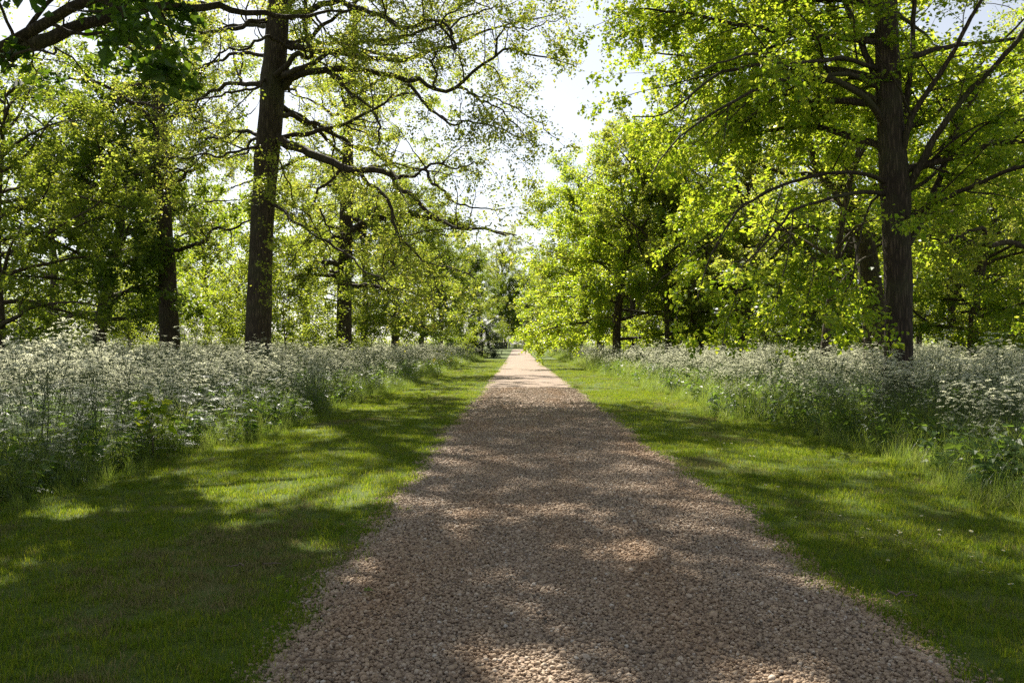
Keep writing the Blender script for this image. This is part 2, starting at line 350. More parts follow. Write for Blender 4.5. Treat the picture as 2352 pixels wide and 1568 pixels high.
def spawn(rng, PTS, RAD, dens, tmin=0.15, ang=(55, 15), length=(1.0, 0.3), taper_len=0.5, n=6, wig=0.25, trop=0.0, flat=1.0, rfac=0.55, rlen=0.012, tmax=1.0, keep=None, tip=True, bias=None):
    m, np_, _ = PTS.shape
    Ls = seg_len(PTS)
    cnt = rng.poisson(dens * Ls * (tmax - tmin)) + (1 if tip else 0)
    par = np.repeat(np.arange(m), cnt)
    if len(par) == 0: return np.zeros((0, n, 3)), np.zeros((0, n))
    t = tmin + (tmax - tmin) * rng.random(len(par))
    if tip:
        first = np.concatenate([[0], np.cumsum(cnt)[:-1]]); t[first] = tmax * 0.985
    f = t * (np_ - 1); i0 = np.minimum(f.astype(int), np_ - 2); fr = (f - i0)[:, None]
    p = PTS[par, i0] * (1 - fr) + PTS[par, i0 + 1] * fr
    r = RAD[par, i0] * (1 - fr[:, 0]) + RAD[par, i0 + 1] * fr[:, 0]
    tg = norm(PTS[par, i0 + 1] - PTS[par, i0])
    rv = rng.normal(size=(len(par), 3)); rv[:, 2] *= flat
    if bias is not None: rv = rv + np.asarray(bias)
    perp = norm(rv - (rv * tg).sum(1, keepdims=True) * tg)
    a = np.radians(rng.normal(ang[0], ang[1], len(par)))
    if tip: a[first] *= 0.3
    d = np.cos(a)[:, None] * tg + np.sin(a)[:, None] * perp
    L = length[0] * (1 - taper_len * t) * np.exp(rng.normal(0, length[1], len(par)))
    out = np.zeros((len(par), n, 3)); out[:, 0] = p
    step = (L / (n - 1))[:, None]
    for k in range(1, n):
        d = d + rng.normal(0, wig, d.shape); d[:, 2] += trop; d = norm(d)
        out[:, k] = out[:, k - 1] + d * step
    r0 = np.minimum(r * rfac, L * rlen + 0.003)
    rad = r0[:, None] * (1 - 0.75 * np.linspace(0, 1, n)[None] ** 0.9)
    if keep is not None:
        k = keep(out[:, -1]) & keep(out[:, n // 2]); out, rad = out[k], rad[k]
    return out, rad
def sample_along(rng, PTS, per_m, tmin=0.1):
    m, n, _ = PTS.shape
    if m == 0: return np.zeros((0, 3)), np.zeros((0, 3))
    cnt = rng.poisson(per_m * seg_len(PTS)) + 1
    par = np.repeat(np.arange(m), cnt)
    t = tmin + (1 - tmin) * rng.random(len(par)); f = t * (n - 1); i0 = np.minimum(f.astype(int), n - 2); fr = (f - i0)[:, None]
    p = PTS[par, i0] * (1 - fr) + PTS[par, i0 + 1] * fr
    return p, norm(PTS[par, i0 + 1] - PTS[par, i0])
LOBED = np.array([(0, 0), (0.44, 0.28), (0.26, 0.46), (0.50, 0.62), (0.16, 0.82), (0, 1)])
def leaves(acc, rng, pos, tdir, size, k=1, spread=0.08, droop=0.25, aspect=0.36, up=0.9, lobed=False, clump=0.35):
    if len(pos) == 0: return
    base_var = rng.random(len(pos))
    pos = np.repeat(pos, k, 0); td = np.repeat(tdir, k, 0); bv = np.repeat(base_var, k)
    m = len(pos)
    pos = pos + rng.normal(0, spread, (m, 3))
    a = norm(rng.normal(0, 1, (m, 3)) * np.array([1, 1, 0.5]) + td * 0.6 + np.array([0, 0, -droop]))
    nn = rng.normal(0, 0.55, (m, 3)); nn[:, 2] += up
    b = norm(np.cross(nn, a)); nn = norm(np.cross(a, b))
    s = size * np.exp(rng.normal(0, 0.25, m)); w = s * aspect * rng.uniform(0.8, 1.2, m)
    var = np.clip(clump * bv + (1 - clump) * rng.random(m), 0, 1)
    if not lobed:
        mid = pos + a * (0.45 * s)[:, None]
        fold = nn * (0.25 * w)[:, None]
        v = np.stack([pos, mid + b * w[:, None] + fold, pos + a * s[:, None] - nn * (0.12 * s)[:, None], mid - b * w[:, None] + fold], 1)
        o = (np.arange(m) * 4)[:, None]
        acc.add(v.reshape(-1, 3), t=np.concatenate([o + np.array([[0, 2, 1]]), o + np.array([[0, 3, 2]])]), var=np.repeat(var, 4))
    else:
        R = LOBED; L2 = R[1:-1][::-1] * np.array([-1, 1]); poly = np.concatenate([R, L2]); nv = len(poly)
        v = pos[:, None] + b[:, None] * (poly[None, :, 0, None] * (s * 1.25)[:, None, None]) + a[:, None] * (poly[None, :, 1, None] * s[:, None, None]) + nn[:, None] * (np.abs(poly[None, :, 0, None]) * 0.35 * s[:, None, None])
        o = (np.arange(m) * nv)[:, None]
        tri = [(0, 1, nv - 1), (4, 5, nv - 4)]
        for i in range(1, 4): tri += [(i, i + 1, nv - i), (i + 1, nv - i - 1, nv - i)]
        acc.add(v.reshape(-1, 3), t=np.concatenate([o + np.array([x]) for x in tri]), var=np.repeat(var, nv))

def trunk_mesh(name, pts, rad, mat, sides=40, rings=90, flare=0.35, ridge=0.03, seed=0, bumps=()):
    """a tapering trunk with root flare, furrowed bark and knots"""
    pts = np.asarray(pts, float); C = resample(pts, rings)
    s = np.linspace(0, 1, rings); R = np.interp(s, np.linspace(0, 1, len(rad)), rad)
    z = C[:, 2] - C[0, 2]
    R = R * (1 + flare * np.exp(-z / 0.45))
    T = norm(np.gradient(C, axis=0)); U = norm(np.cross(T, np.array([0, 1., 0])[None])); V = np.cross(T, U)
    a = np.arange(sides) * 2 * np.pi / sides
    A, Z = np.meshgrid(a, z)
    rg = rng_of(seed); ph = rg.random(8) * 6.28
    buttress = np.exp(-Z / 0.6) * 0.10 * np.sin(5 * A + ph[0]) + 0.035 * np.sin(2 * A + 0.5 * Z + ph[1]) + 0.025 * np.sin(3 * A - 0.9 * Z + ph[2]) + 0.015 * np.sin(1.7 * Z + A + ph[3])
    fur = np.zeros_like(A)
    for i in range(rings):
        for j in range(sides):
            q = (math.cos(a[j]) * 5.0, math.sin(a[j]) * 5.0, z[i] * 0.9 + seed)
            fur[i, j] = abs(mnoise.noise(q)) * 2 - 0.5
    disp = 1 + buttress + ridge * fur
    for (bz, ba, bh, bw) in bumps:
        da = np.angle(np.exp(1j * (A - ba))); disp += bh * np.exp(-((Z - bz) / bw) ** 2 - (da / 0.55) ** 2)
    v = C[:, None] + (U[:, None] * np.cos(A)[..., None] + V[:, None] * np.sin(A)[..., None]) * (R[:, None] * disp)[..., None]
    base = (np.arange(rings - 1) * sides)[:, None]; k = np.arange(sides)[None]; k2 = (k + 1) % sides
    q = np.stack([base + k, base + k2, base + sides + k2, base + sides + k], -1).reshape(-1, 4)
    return mesh_from(name, v.reshape(-1, 3), [q], mats=[mat])

def limb_geo(pts, r0, r1, n=22, jit=0.0, rng=None):
    p = resample(pts, n)
    if jit and rng is not None:
        k = rng.normal(0, jit, (n, 3)); k[0] = 0; p = p + (k + np.roll(k, 1, 0)) * 0.5
    t = np.linspace(0, 1, n)
    return p, r0 + (r1 - r0) * t ** 0.8
OAK = dict(l2=dict(dens=1.3, tmin=0.16, ang=(58, 16), length=(2.1, 0.35), taper_len=0.35, n=9, wig=0.24, trop=0.02, rfac=0.6, rlen=0.016),
           l3=dict(dens=2.6, tmin=0.18, ang=(52, 18), length=(0.85, 0.35), taper_len=0.4, n=5, wig=0.28, trop=0.03, rfac=0.6, rlen=0.011),
           l4=dict(dens=3.4, tmin=0.25, ang=(48, 18), length=(0.36, 0.3), taper_len=0.3, n=3, wig=0.25, trop=0.03, rfac=0.6, rlen=0.010),
           leaf=dict(per_m=13, k=6, size=0.078, spread=0.10, droop=0.1, aspect=0.34, up=0.7))
LIME = dict(l2=dict(dens=2.0, tmin=0.10, ang=(48, 13), length=(1.9, 0.3), taper_len=0.4, n=7, wig=0.10, trop=-0.03, flat=0.5, rfac=0.55, rlen=0.011),
            l3=dict(dens=3.6, tmin=0.15, ang=(48, 14), length=(0.85, 0.3), taper_len=0.4, n=4, wig=0.12, trop=-0.06, flat=0.35, rfac=0.55, rlen=0.008),
            l4=dict(dens=0.0, tmin=0.25, ang=(45, 14), length=(0.3, 0.3), taper_len=0.3, n=3, wig=0.15, trop=-0.05, flat=0.4, rfac=0.5, rlen=0.008),
            leaf=dict(per_m=20, k=5, size=0.078, spread=0.075, droop=0.45, aspect=0.42, up=1.0))
def clothe(rng, PTS, RAD, sp, wood, crown, keep=None, sides=(5, 4, 3), mul=1.0, leafmul=1.0, leaf_kw=None, fromlevel=2):
    """grow branches, twigs and leaves on limbs (m,n,3)"""
    l4pts = None
    a, ar = (PTS, RAD)
    if fromlevel <= 2:
        k = dict(sp['l2']); k['dens'] *= mul
        a, ar = spawn(rng, a, ar, keep=keep, **k); tubes(wood, a, ar, sides[0])
    k = dict(sp['l3']); k['dens'] *= mul
    b, br = spawn(rng, a, ar, keep=keep, **k); tubes(wood, b, br, sides[1])
    lf = dict(sp['leaf']); 
    if leaf_kw: lf.update(leaf_kw)
    pm = lf.pop('per_m') * leafmul
    if sp['l4']['dens'] > 0:
        c, cr = spawn(rng, b, br, keep=keep, **sp['l4']); tubes(wood, c, cr, sides[2])
        p, d = sample_along(rng, c, pm, 0.2)
    else:
        p, d = sample_along(rng, b, pm, 0.1)
    leaves(crown, rng, p, d, **lf)
    return len(p)

def build_tree(name, base, trunk_me, limbs, sp, bark, leafm, seed, label, cat, group=None, hidden=(), keep=None, mul=1.0, leafmul=1.0, leaf_kw=None, extra=None, kink=0.045):
    """a thing: trunk, each drawn limb as its own part, twigs, foliage. limbs: [(pts, r0, r1)] in world space"""
    rng = rng_of(seed); base = np.asarray(base, float)
    t = empty(name, base); tag(t, label, cat, group)
    trunk_me.transform(Matrix.Translation(-Vector(base))); obj('trunk', trunk_me, t)
    P_, R_ = [], []
    for (pts, r0, r1) in limbs:
        p, r = limb_geo(pts, r0, r1, 30, kink, rng)
        a = Acc(); tubes(a, p[None] - base, r[None], 12); obj('limb', a.mesh('limb', [bark]), t)
        P_.append(p); R_.append(r)
    wood = Acc(); crown = Acc()
    if len(hidden):
        hp, hr = [], []
        for (pts, r0, r1) in hidden:
            p, r = limb_geo(pts, r0, r1, 30, kink * 1.2, rng); hp.append(p); hr.append(r)
        tubes(wood, np.array(hp) - base, np.array(hr), 8); P_ += hp; R_ += hr
    kp = None if keep is None else (lambda q: keep(q + base))
    clothe(rng, np.array(P_) - base, np.array(R_), sp, wood, crown, kp, mul=mul, leafmul=leafmul, leaf_kw=leaf_kw)
    if extra: extra(rng, wood, crown, base)
    tag(obj('twigs', wood.mesh('twigs', [bark]), t), kind='stuff')
    tag(obj('foliage', crown.mesh('foliage', [leafm], smooth=False), t), kind='stuff')
    return t, crown.n

def proto_tree(name, seed, H, r, crown_r, crown_base, sp, bark, leafm, shape='round', nl=26, leaf=0.16, leafk=2, per_m=5, lean=0.03, mul=1.0, up=25):
    """free-growing background tree at the origin; returns the Empty"""
    rng = rng_of(seed)
    t = empty(name, (0, 0, 0))
    tp = [np.array((0, 0, -0.1))]; d = np.array((rng.normal(0, lean), rng.normal(0, lean), 1.0))
    for k in range(1, 7):
        tp.append(tp[-1] + d * H * 0.92 / 6); d = d + np.array((rng.normal(0, 0.06), rng.normal(0, 0.06), 0))
    tp = np.array(tp)
    tm = trunk_mesh('trunk', tp, [r, r * 0.88, r * 0.8, r * 0.62, r * 0.42, r * 0.22, r * 0.05], bark, 18, 40, 0.3, 0.03, seed)
    obj('trunk', tm, t)
    cl = resample(tp, 40)
    LP, LR = [], []
    for i in range(nl):
        f = (i + rng.random()) / nl
        h = crown_base + (H * 0.9 - crown_base) * f
        j = np.argmin(np.abs(cl[:, 2] - h)); p0 = cl[j]
        u = (h - crown_base) / (H - crown_base)
        if shape == 'round': ln = crown_r * (0.35 + 0.65 * math.sin(math.pi * min(1, 0.30 + 0.68 * u)))
        else: ln = crown_r * (1.05 - 0.85 * u)
        ln *= rng.uniform(0.75, 1.15)
        az = i * 2.39996 + rng.normal(0, 0.3)
        el = math.radians(rng.normal(up + 45 * u, 10))
        dd = np.array((math.cos(az) * math.cos(el), math.sin(az) * math.cos(el), math.sin(el)))
        pts = [p0]
        for k in range(4):
            pts.append(pts[-1] + dd * ln / 4); dd = norm(dd + rng.normal(0, sp['l2']['wig'] * 0.9, 3) + np.array((0, 0, sp['l2']['trop'] - 0.06)))
        rr = min(r * 0.42 * (1 - 0.55 * u), 0.045 * ln)
        p, q = limb_geo(np.array(pts), rr, rr * 0.2, 14, 0.02, rng); LP.append(p); LR.append(q)
    LP, LR = np.array(LP), np.array(LR)
    wood = Acc(); crown = Acc()
    tubes(wood, LP, LR, 6)
    s2 = {k: dict(v) for k, v in sp.items()}; s2['l4']['dens'] = 0.0
    clothe(rng, LP, LR, s2, wood, crown, sides=(4, 3, 3), mul=mul, leaf_kw=dict(size=leaf, k=leafk, per_m=per_m, spread=0.13))
    tag(obj('branches', wood.mesh('branches', [bark]), t), kind='stuff')
    tag(obj('foliage', crown.mesh('foliage', [leafm], smooth=False), t), kind='stuff')
    return t, crown.n

# ------------------------------------------------------------------ the trees that can be told apart
def zl(fx, fy, pts, d):
    """points read off an enlarged piece of the photograph; d: (start, end) distance along the drive"""
    n = len(pts); s = np.linspace(0, 1, n)
    return np.array([P(fx(x), fy(y), d[0] + (d[1] - d[0]) * t) for (x, y), t in zip(pts, s)])
z1 = lambda pts, d: zl(lambda x: x * .336, lambda y: y * .336, pts, d)
z2 = lambda pts, d: zl(lambda x: 564.5 + x * .336, lambda y: y * .336, pts, d)
z3 = lambda pts, d: zl(lambda x: 1223 + x * .48, lambda y: y * .48, pts, d)
z4 = lambda pts, d: zl(lambda x: x * .336, lambda y: 470.4 + y * .336, pts, d)
z5 = lambda pts, d: zl(lambda x: 564.5 + x * .336, lambda y: 470.4 + y * .336, pts, d)
z7 = lambda pts, d: zl(lambda x: 1561.7 + x * .336, lambda y: 470.4 + y * .336, pts, d)
zd = lambda pts, d: zl(lambda x: x, lambda y: y, pts, d)
def radial_limbs(rng, centre_line, zs, ln, el, wig, r, azr=(0, 6.283), droop=0.0):
    out = []
    for i, z in enumerate(zs):
        j = np.argmin(np.abs(centre_line[:, 2] - z)); p = centre_line[j]
        az = azr[0] + (azr[1] - azr[0]) * ((i * 0.618) % 1.0) + rng.normal(0, 0.15)
        e = math.radians(el + rng.normal(0, 8)); L = ln * rng.uniform(0.75, 1.2)
        d = np.array((math.cos(az) * math.cos(e), math.sin(az) * math.cos(e), math.sin(e))); pts = [p]
        for k in range(5):
            pts.append(pts[-1] + d * L / 5); d = norm(d + rng.normal(0, wig, 3) + np.array((0, 0, -droop)))
        out.append((np.array(pts), r * rng.uniform(0.8, 1.2), 0.02))
    return out

# --- A: the big oak on the left, beside the drive
A_base = np.array((P(592, 796, 26)[0], 26.0, 0.0))
A_tr = zd([(592, 893), (593, 780), (599, 600), (610, 400), (623, 250), (633, 120), (641, 0), (650, -160), (652, -330), (665, -470)], (26, 26))
A_tr[0][2] = -0.1
A_me = trunk_mesh('trunk', A_tr, [0.42, 0.41, 0.385, 0.38, 0.385, 0.355, 0.33, 0.26, 0.17, 0.05], M['oak_bark'], 44, 150, 0.22, 0.035, 3,
                  bumps=[(7.6, 0.0, 0.12, 0.5), (10.2, 0.2, 0.12, 0.4), (5.4, -0.3, 0.06, 0.3)])
A_l = [
 (z2([(250, 600), (300, 540), (380, 505), (520, 490), (740, 475), (900, 500), (1010, 520), (1110, 575), (1190, 545), (1260, 590), (1340, 635), (1420, 600), (1560, 490), (1690, 395), (1800, 330), (1900, 350), (2080, 410), (2240, 440)], (26, 22.5)), 0.18, 0.015),
 (z2([(1720, 375), (1730, 250), (1790, 190), (1900, 200), (2050, 150), (2200, 130)], (23, 21.5)), 0.045, 0.01),
 (z2([(1400, 260), (1410, 210), (1480, 130), (1560, 90), (1700, 60), (1860, 20)], (23.5, 22)), 0.05, 0.01),
 (z2([(1440, 330), (1420, 260), (1330, 160), (1500, 20), (1760, -60), (2050, -40)], (23.5, 22.5)), 0.05, 0.01),
 (z2([(1500, 640), (1640, 660), (1800, 720), (1980, 820), (2120, 960)], (23.3, 21)), 0.04, 0.01),
 (z2([(560, 500), (620, 540), (700, 610), (790, 690), (880, 770), (920, 860), (900, 930)], (25.2, 23)), 0.085, 0.03),
 (z2([(1110, 575), (1200, 660), (1260, 740), (1350, 810), (1410, 850), (1560, 840), (1750, 880), (1900, 960)], (24.2, 22)), 0.075, 0.015),
 (z2([(1420, 600), (1540, 640), (1680, 720), (1830, 840), (1960, 990)], (23.4, 21.5)), 0.055, 0.012),
 (z2([(1290, 600), (1300, 480), (1275, 410), (1340, 330)], (23.8, 23.2)), 0.06, 0.02),
 (z2([(230, 780), (300, 800), (400, 830), (560, 890), (680, 960), (770, 1010), (860, 1020), (940, 1100), (1060, 1160)], (26, 30)), 0.13, 0.04),
 (z2([(200, 940), (270, 980), (380, 1020), (480, 1065), (620, 1120), (760, 1165), (860, 1170), (1000, 1195), (1050, 1280), (1150, 1350), (1240, 1430), (1320, 1500), (1420, 1545), (1600, 1570), (1780, 1610)], (26, 22)), 0.23, 0.025),
 (z2([(670, 1140), (620, 1200), (520, 1280), (480, 1340), (490, 1400), (530, 1460), (570, 1568), (640, 1660)], (24.9, 23.5)), 0.075, 0.02),
 (z2([(780, 1170), (830, 1240), (920, 1300), (970, 1370), (1000, 1470), (1020, 1568), (1080, 1650), (1150, 1720), (1250, 1800), (1400, 1830), (1560, 1900)], (24.6, 21.5)), 0.10, 0.015),
 (z2([(1000, 1195), (1090, 1220), (1160, 1200), (1220, 1150), (1300, 1120), (1420, 1150), (1560, 1100)], (23.8, 22.5)), 0.08, 0.02),
 (z2([(1220, 1150), (1260, 1230), (1360, 1300), (1430, 1380), (1560, 1420), (1760, 1440)], (23.2, 22)), 0.07, 0.015),
 (z2([(300, 120), (400, 85), (560, 20), (640, 5), (740, 60), (900, 100), (1010, 160), (1110, 200), (1250, 150), (1350, 160), (1400, 250), (1430, 340)], (26, 23.5)), 0.16, 0.03),
 (z2([(200, 520), (290, 420), (350, 372), (440, 385), (425, 300), (400, 200), (390, 110), (410, 0), (440, -120), (520, -260)], (25.6, 24.5)), 0.13, 0.05),
 (z2([(440, 90), (520, 160), (560, 230), (640, 290), (760, 330), (880, 360)], (25.5, 24)), 0.06, 0.015),
 (z1([(1870, 140), (1720, 150), (1600, 200), (1450, 220), (1340, 220), (1200, 180), (1080, 150), (950, 110), (820, 40)], (26, 22)), 0.12, 0.02),
 (z1([(1990, 340), (1900, 270), (1800, 255), (1700, 320), (1550, 350), (1450, 430), (1330, 470)], (25.5, 22.5)), 0.085, 0.02),
 (z1([(1870, 390), (1780, 375), (1650, 365), (1520, 400), (1400, 480), (1280, 560), (1180, 640), (1040, 680)], (26, 28.5)), 0.10, 0.02),
 (z1([(1850, 520), (1800, 560), (1720, 620), (1600, 625), (1500, 650), (1400, 680), (1200, 700), (1050, 740)], (26, 23)), 0.075, 0.015),
 (z1([(1850, 960), (1770, 920), (1700, 900), (1600, 905), (1500, 940), (1400, 960), (1280, 1030), (1180, 1090)], (26, 29)), 0.11, 0.02),
 (z1([(1850, 980), (1760, 1000), (1640, 1040), (1500, 1070), (1400, 1050), (1250, 1080), (1100, 1060)], (26, 23)), 0.08, 0.015),
 (z5([(170, -20), (230, 20), (300, 90), (450, 190), (600, 280), (720, 350), (800, 440), (900, 490), (1000, 550), (1150, 600)], (26, 21)), 0.085, 0.012),
]
A_l = [(p, a * 0.74, b) for (p, a, b) in A_l]
A_cl = resample(A_tr, 80); rA = rng_of(31)
A_hid = radial_limbs(rA, A_cl, np.linspace(8, 12, 7), 6.5, 12, 0.28, 0.12, (0.2, 2.9)) + radial_limbs(rA, A_cl, np.linspace(13, 19, 16), 6.0, 28, 0.28, 0.12) + radial_limbs(rA, A_cl, np.linspace(12, 18, 6), 7.5, 15, 0.28, 0.12, (-0.9, 0.5)) + radial_limbs(rA, A_cl, np.linspace(10, 15, 5), 9.5, 10, 0.22, 0.11, (-0.6, 0.3))
build_tree('oak_tree', A_base, A_me, A_l, OAK, M['oak_bark'], M['oak_leaf'], 101, 'massive dark-trunked oak with twisting limbs, nearest the drive on the left', 'tree', hidden=A_hid, keep=lambda q: q[:, 0] < 1.7, mul=1.05, leafmul=0.70)

# --- B: the oak behind it to the left, leafy shoots up its trunk
B_d = 33.0
B_tr = zd([(390, 872), (389, 780), (385, 640), (378, 520), (374, 400), (368, 300), (362, 200), (360, 130), (368, 60), (372, -60), (365, -200)], (B_d, B_d)); B_tr[0][2] = -0.1
B_base = np.array((B_tr[1][0], B_d, 0.0))
B_me = trunk_mesh('trunk', B_tr, [0.40, 0.38, 0.34, 0.31, 0.30, 0.28, 0.25, 0.20, 0.15, 0.10, 0.04], M['oak_bark'], 30, 110, 0.2, 0.04, 7, bumps=[(4.6, 3.0, 0.12, 0.3), (2.6, 0.0, 0.10, 0.4)])
B_l = [
 (z4([(1150, 300), (1200, 300), (1300, 280), (1400, 250), (1440, 200), (1470, 160), (1520, 150), (1580, 172), (1690, 120), (1800, 90)], (33, 31)), 0.10, 0.03),
 (z1([(1100, 870), (1000, 780), (900, 700), (800, 630), (700, 580), (560, 545), (430, 550), (330, 600)], (33, 30)), 0.13, 0.02),
 (z1([(1060, 480), (1000, 400), (900, 330), (790, 280), (700, 200)], (33, 31)), 0.12, 0.03),
 (z1([(940, 330), (910, 270), (880, 200), (820, 150)], (32, 31)), 0.06, 0.02),
 (z1([(1080, 380), (1100, 270), (1060, 180), (960, 20), (900, -80)], (33, 33.5)), 0.10, 0.03),
 (z1([(1110, 600), (1050, 620), (1000, 590), (930, 575), (860, 610), (800, 700), (620, 760)], (33, 30)), 0.07, 0.015),
 (z1([(1120, 1060), (1040, 1010), (980, 1030), (860, 1050), (700, 1090), (560, 1150)], (33, 30)), 0.07, 0.012),
 (z1([(1120, 1280), (1050, 1275), (900, 1300), (760, 1340), (600, 1350), (500, 1370)], (33, 31)), 0.08, 0.012),
 (z1([(1110, 1110), (1000, 1170), (880, 1200), (700, 1240), (600, 1290)], (33, 30)), 0.06, 0.012),
 (z1([(1100, 1400), (1060, 1450), (990, 1500)], (33, 32)), 0.06, 0.02),
 (z1([(1130, 800), (1250, 790), (1380, 820), (1500, 870), (1600, 950)], (33, 35)), 0.08, 0.015),
]
B_cl = resample(B_tr, 80); rB = rng_of(41)
B_hid = radial_limbs(rB, B_cl, np.linspace(8, 18, 10), 5.0, 15, 0.28, 0.10, (0.1, 3.0))
def B_extra(rng, wood, crown, base):
    c, cr = spawn(rng, (B_cl - base)[None], np.full((1, 80), 0.2), 4.5, 0.22, (80, 12), (0.5, 0.3), 0.0, 5, 0.2, 0.05, tip=False, rlen=0.012)
    tubes(wood, c, cr, 3); p, d = sample_along(rng, c, 12, 0.5); leaves(crown, rng, p, d, 0.10, 2, 0.06)
build_tree('oak_tree', B_base, B_me, B_l, OAK, M['oak_bark'], M['oak_leaf'], 102, 'slimmer oak with knobbly trunk and leafy shoots along it, further back on the far left', 'tree', hidden=B_hid, mul=0.8, leafmul=0.9, leaf_kw=dict(size=0.10, k=5), extra=B_extra)

# --- C: third oak, beyond the big one
C_d = 44.0
C_tr = zd([(790, 850), (790, 780), (792, 640), (795, 520), (798, 400), (800, 280), (806, 230), (812, 120), (815, 0), (810, -100)], (C_d, C_d)); C_tr[0][2] = -0.1
C_base = np.array((C_tr[1][0], C_d, 0.0))
C_me = trunk_mesh('trunk', C_tr, [0.46, 0.43, 0.40, 0.38, 0.34, 0.28, 0.24, 0.18, 0.10, 0.04], M['oak_bark'], 26, 90, 0.2, 0.04, 9)
C_l = [
 (z5([(720, 190), (770, 150), (850, 100), (950, 80), (1080, 50), (1200, 75), (1330, 100), (1500, 150), (1700, 180), (1860, 210)], (44, 39)), 0.30, 0.03),
 (z5([(680, 420), (600, 400), (480, 390), (400, 450), (330, 490), (190, 480), (60, 500)], (44, 40)), 0.17, 0.03),
 (z5([(650, 460), (560, 450), (520, 420)], (44, 42)), 0.10, 0.03),
 (z5([(440, 440), (400, 520), (330, 590), (260, 640)], (41.5, 40)), 0.08, 0.02),
 (z5([(680, 220), (560, 220), (450, 240), (300, 280), (180, 340)], (44, 42)), 0.12, 0.03),
 (z2([(690, 760), (660, 640), (640, 540), (600, 440)], (44, 44)), 0.14, 0.03),
 (z2([(700, 780), (760, 640), (840, 590), (930, 540), (1040, 520)], (44, 43)), 0.14, 0.03),
 (z5([(1240, 90), (1240, 160), (1300, 190), (1420, 220)], (41, 40)), 0.09, 0.02),
]
C_cl = resample(C_tr, 80); rC = rng_of(51)
C_hid = radial_limbs(rC, C_cl, np.linspace(4.5, 18, 18), 6.5, 12, 0.26, 0.14)
build_tree('oak_tree', C_base, C_me, C_l, OAK, M['oak_bark'], M['green_leaf'], 103, 'oak with one long crooked limb reaching towards the drive, standing behind the big oak', 'tree', hidden=C_hid, keep=lambda q: q[:, 0] < -1.6, mul=0.8, leafmul=1.0, leaf_kw=dict(size=0.11))

# --- R: the lime on the right
R_d = 17.0
R_tr = zd([(2064, 945), (2063, 840), (2062, 700), (2060, 560), (2056, 430), (2046, 300), (2040, 180), (2036, 60), (2034, -80), (2030, -260), (2025, -420)], (R_d, R_d)); R_tr[0][2] = -0.1
R_base = np.array((R_tr[1][0], R_d, 0.0))
R_me = trunk_mesh('trunk', R_tr, [0.31, 0.285, 0.27, 0.27, 0.275, 0.25, 0.235, 0.215, 0.17, 0.11, 0.04], M['lime_bark'], 44, 150, 0.3, 0.04, 12,
                  bumps=[(2.75, 3.3, 0.14, 0.35), (4.6, 3.0, 0.08, 0.5), (4.9, 0.2, 0.16, 0.6)])
R_l = [
 (z3([(1700, 880), (1640, 850), (1600, 835), (1500, 828), (1350, 840), (1200, 880), (1080, 940), (980, 1010), (900, 1130), (840, 1250), (790, 1420)], (17, 13.5)), 0.085, 0.012),
 (z3([(1700, 930), (1600, 920), (1500, 930), (1380, 960), (1250, 1000), (1200, 1060), (1100, 1180), (1000, 1280), (930, 1380)], (17, 13)), 0.085, 0.012),
 (z3([(1690, 620), (1650, 540), (1600, 480), (1540, 430), (1400, 370), (1280, 340), (1150, 312), (1000, 330), (880, 355), (780, 440), (690, 510), (600, 550), (480, 560)], (17, 14.5)), 0.13, 0.012),
 (z3([(1660, 420), (1530, 360), (1350, 360), (1200, 385), (1050, 440), (900, 520), (760, 610), (640, 720), (560, 850)], (17, 13.5)), 0.10, 0.012),
 (z3([(1650, 480), (1500, 400), (1360, 400), (1200, 460), (1090, 520), (1000, 610), (920, 720), (850, 830), (800, 960)], (17, 19)), 0.08, 0.012),
 (z3([(1680, 420), (1630, 350), (1570, 200), (1490, 0), (1400, -200), (1250, -350)], (17, 17.5)), 0.13, 0.04),
 (z3([(1650, 330), (1500, 280), (1380, 290), (1200, 300), (1060, 260), (900, 300), (760, 360)], (17, 12.5)), 0.08, 0.012),
 (z3([(1790, 920), (1850, 800), (1950, 620), (2080, 450), (2200, 330), (2352, 150), (2500, 0)], (17, 15.5)), 0.14, 0.05),
 (z3([(1780, 1060), (1820, 1035), (1900, 990), (2060, 910), (2200, 850), (2352, 800), (2520, 780)], (17, 14.5)), 0.10, 0.04),
 (z3([(1780, 1190), (1820, 1130), (1880, 1020), (1950, 850), (2000, 700), (2100, 480), (2280, 240), (2420, 50)], (17, 18)), 0.13, 0.05),
 (z3([(1740, 800), (1770, 730), (1800, 600), (1870, 470), (2000, 270), (2120, 50), (2220, -150)], (17, 16)), 0.12, 0.04),
 (z3([(1740, 760), (1770, 650), (1800, 400), (1830, 0), (1840, -250)], (17, 17.8)), 0.12, 0.05),
 (z3([(1760, 650), (1820, 600), (1900, 580), (2000, 470), (2200, 250), (2352, 90)], (17, 19)), 0.09, 0.03),
 (z3([(1780, 920), (1880, 870), (1960, 800), (2100, 700), (2250, 660), (2400, 650)], (17, 20)), 0.08, 0.02),
]
R_cl = resample(R_tr, 80); rR = rng_of(61)
R_hid = radial_limbs(rR, R_cl, np.linspace(5.0, 12.5, 16), 5.8, 22, 0.10, 0.085, (0.0, 3.3), 0.09) + radial_limbs(rR, R_cl, np.linspace(8.5, 12.5, 9), 5.0, 30, 0.10, 0.085, (3.1, 6.2), 0.06) + radial_limbs(rR, R_cl, np.linspace(7.0, 11, 6), 6.4, 22, 0.10, 0.085, (2.3, 3.6), 0.10)
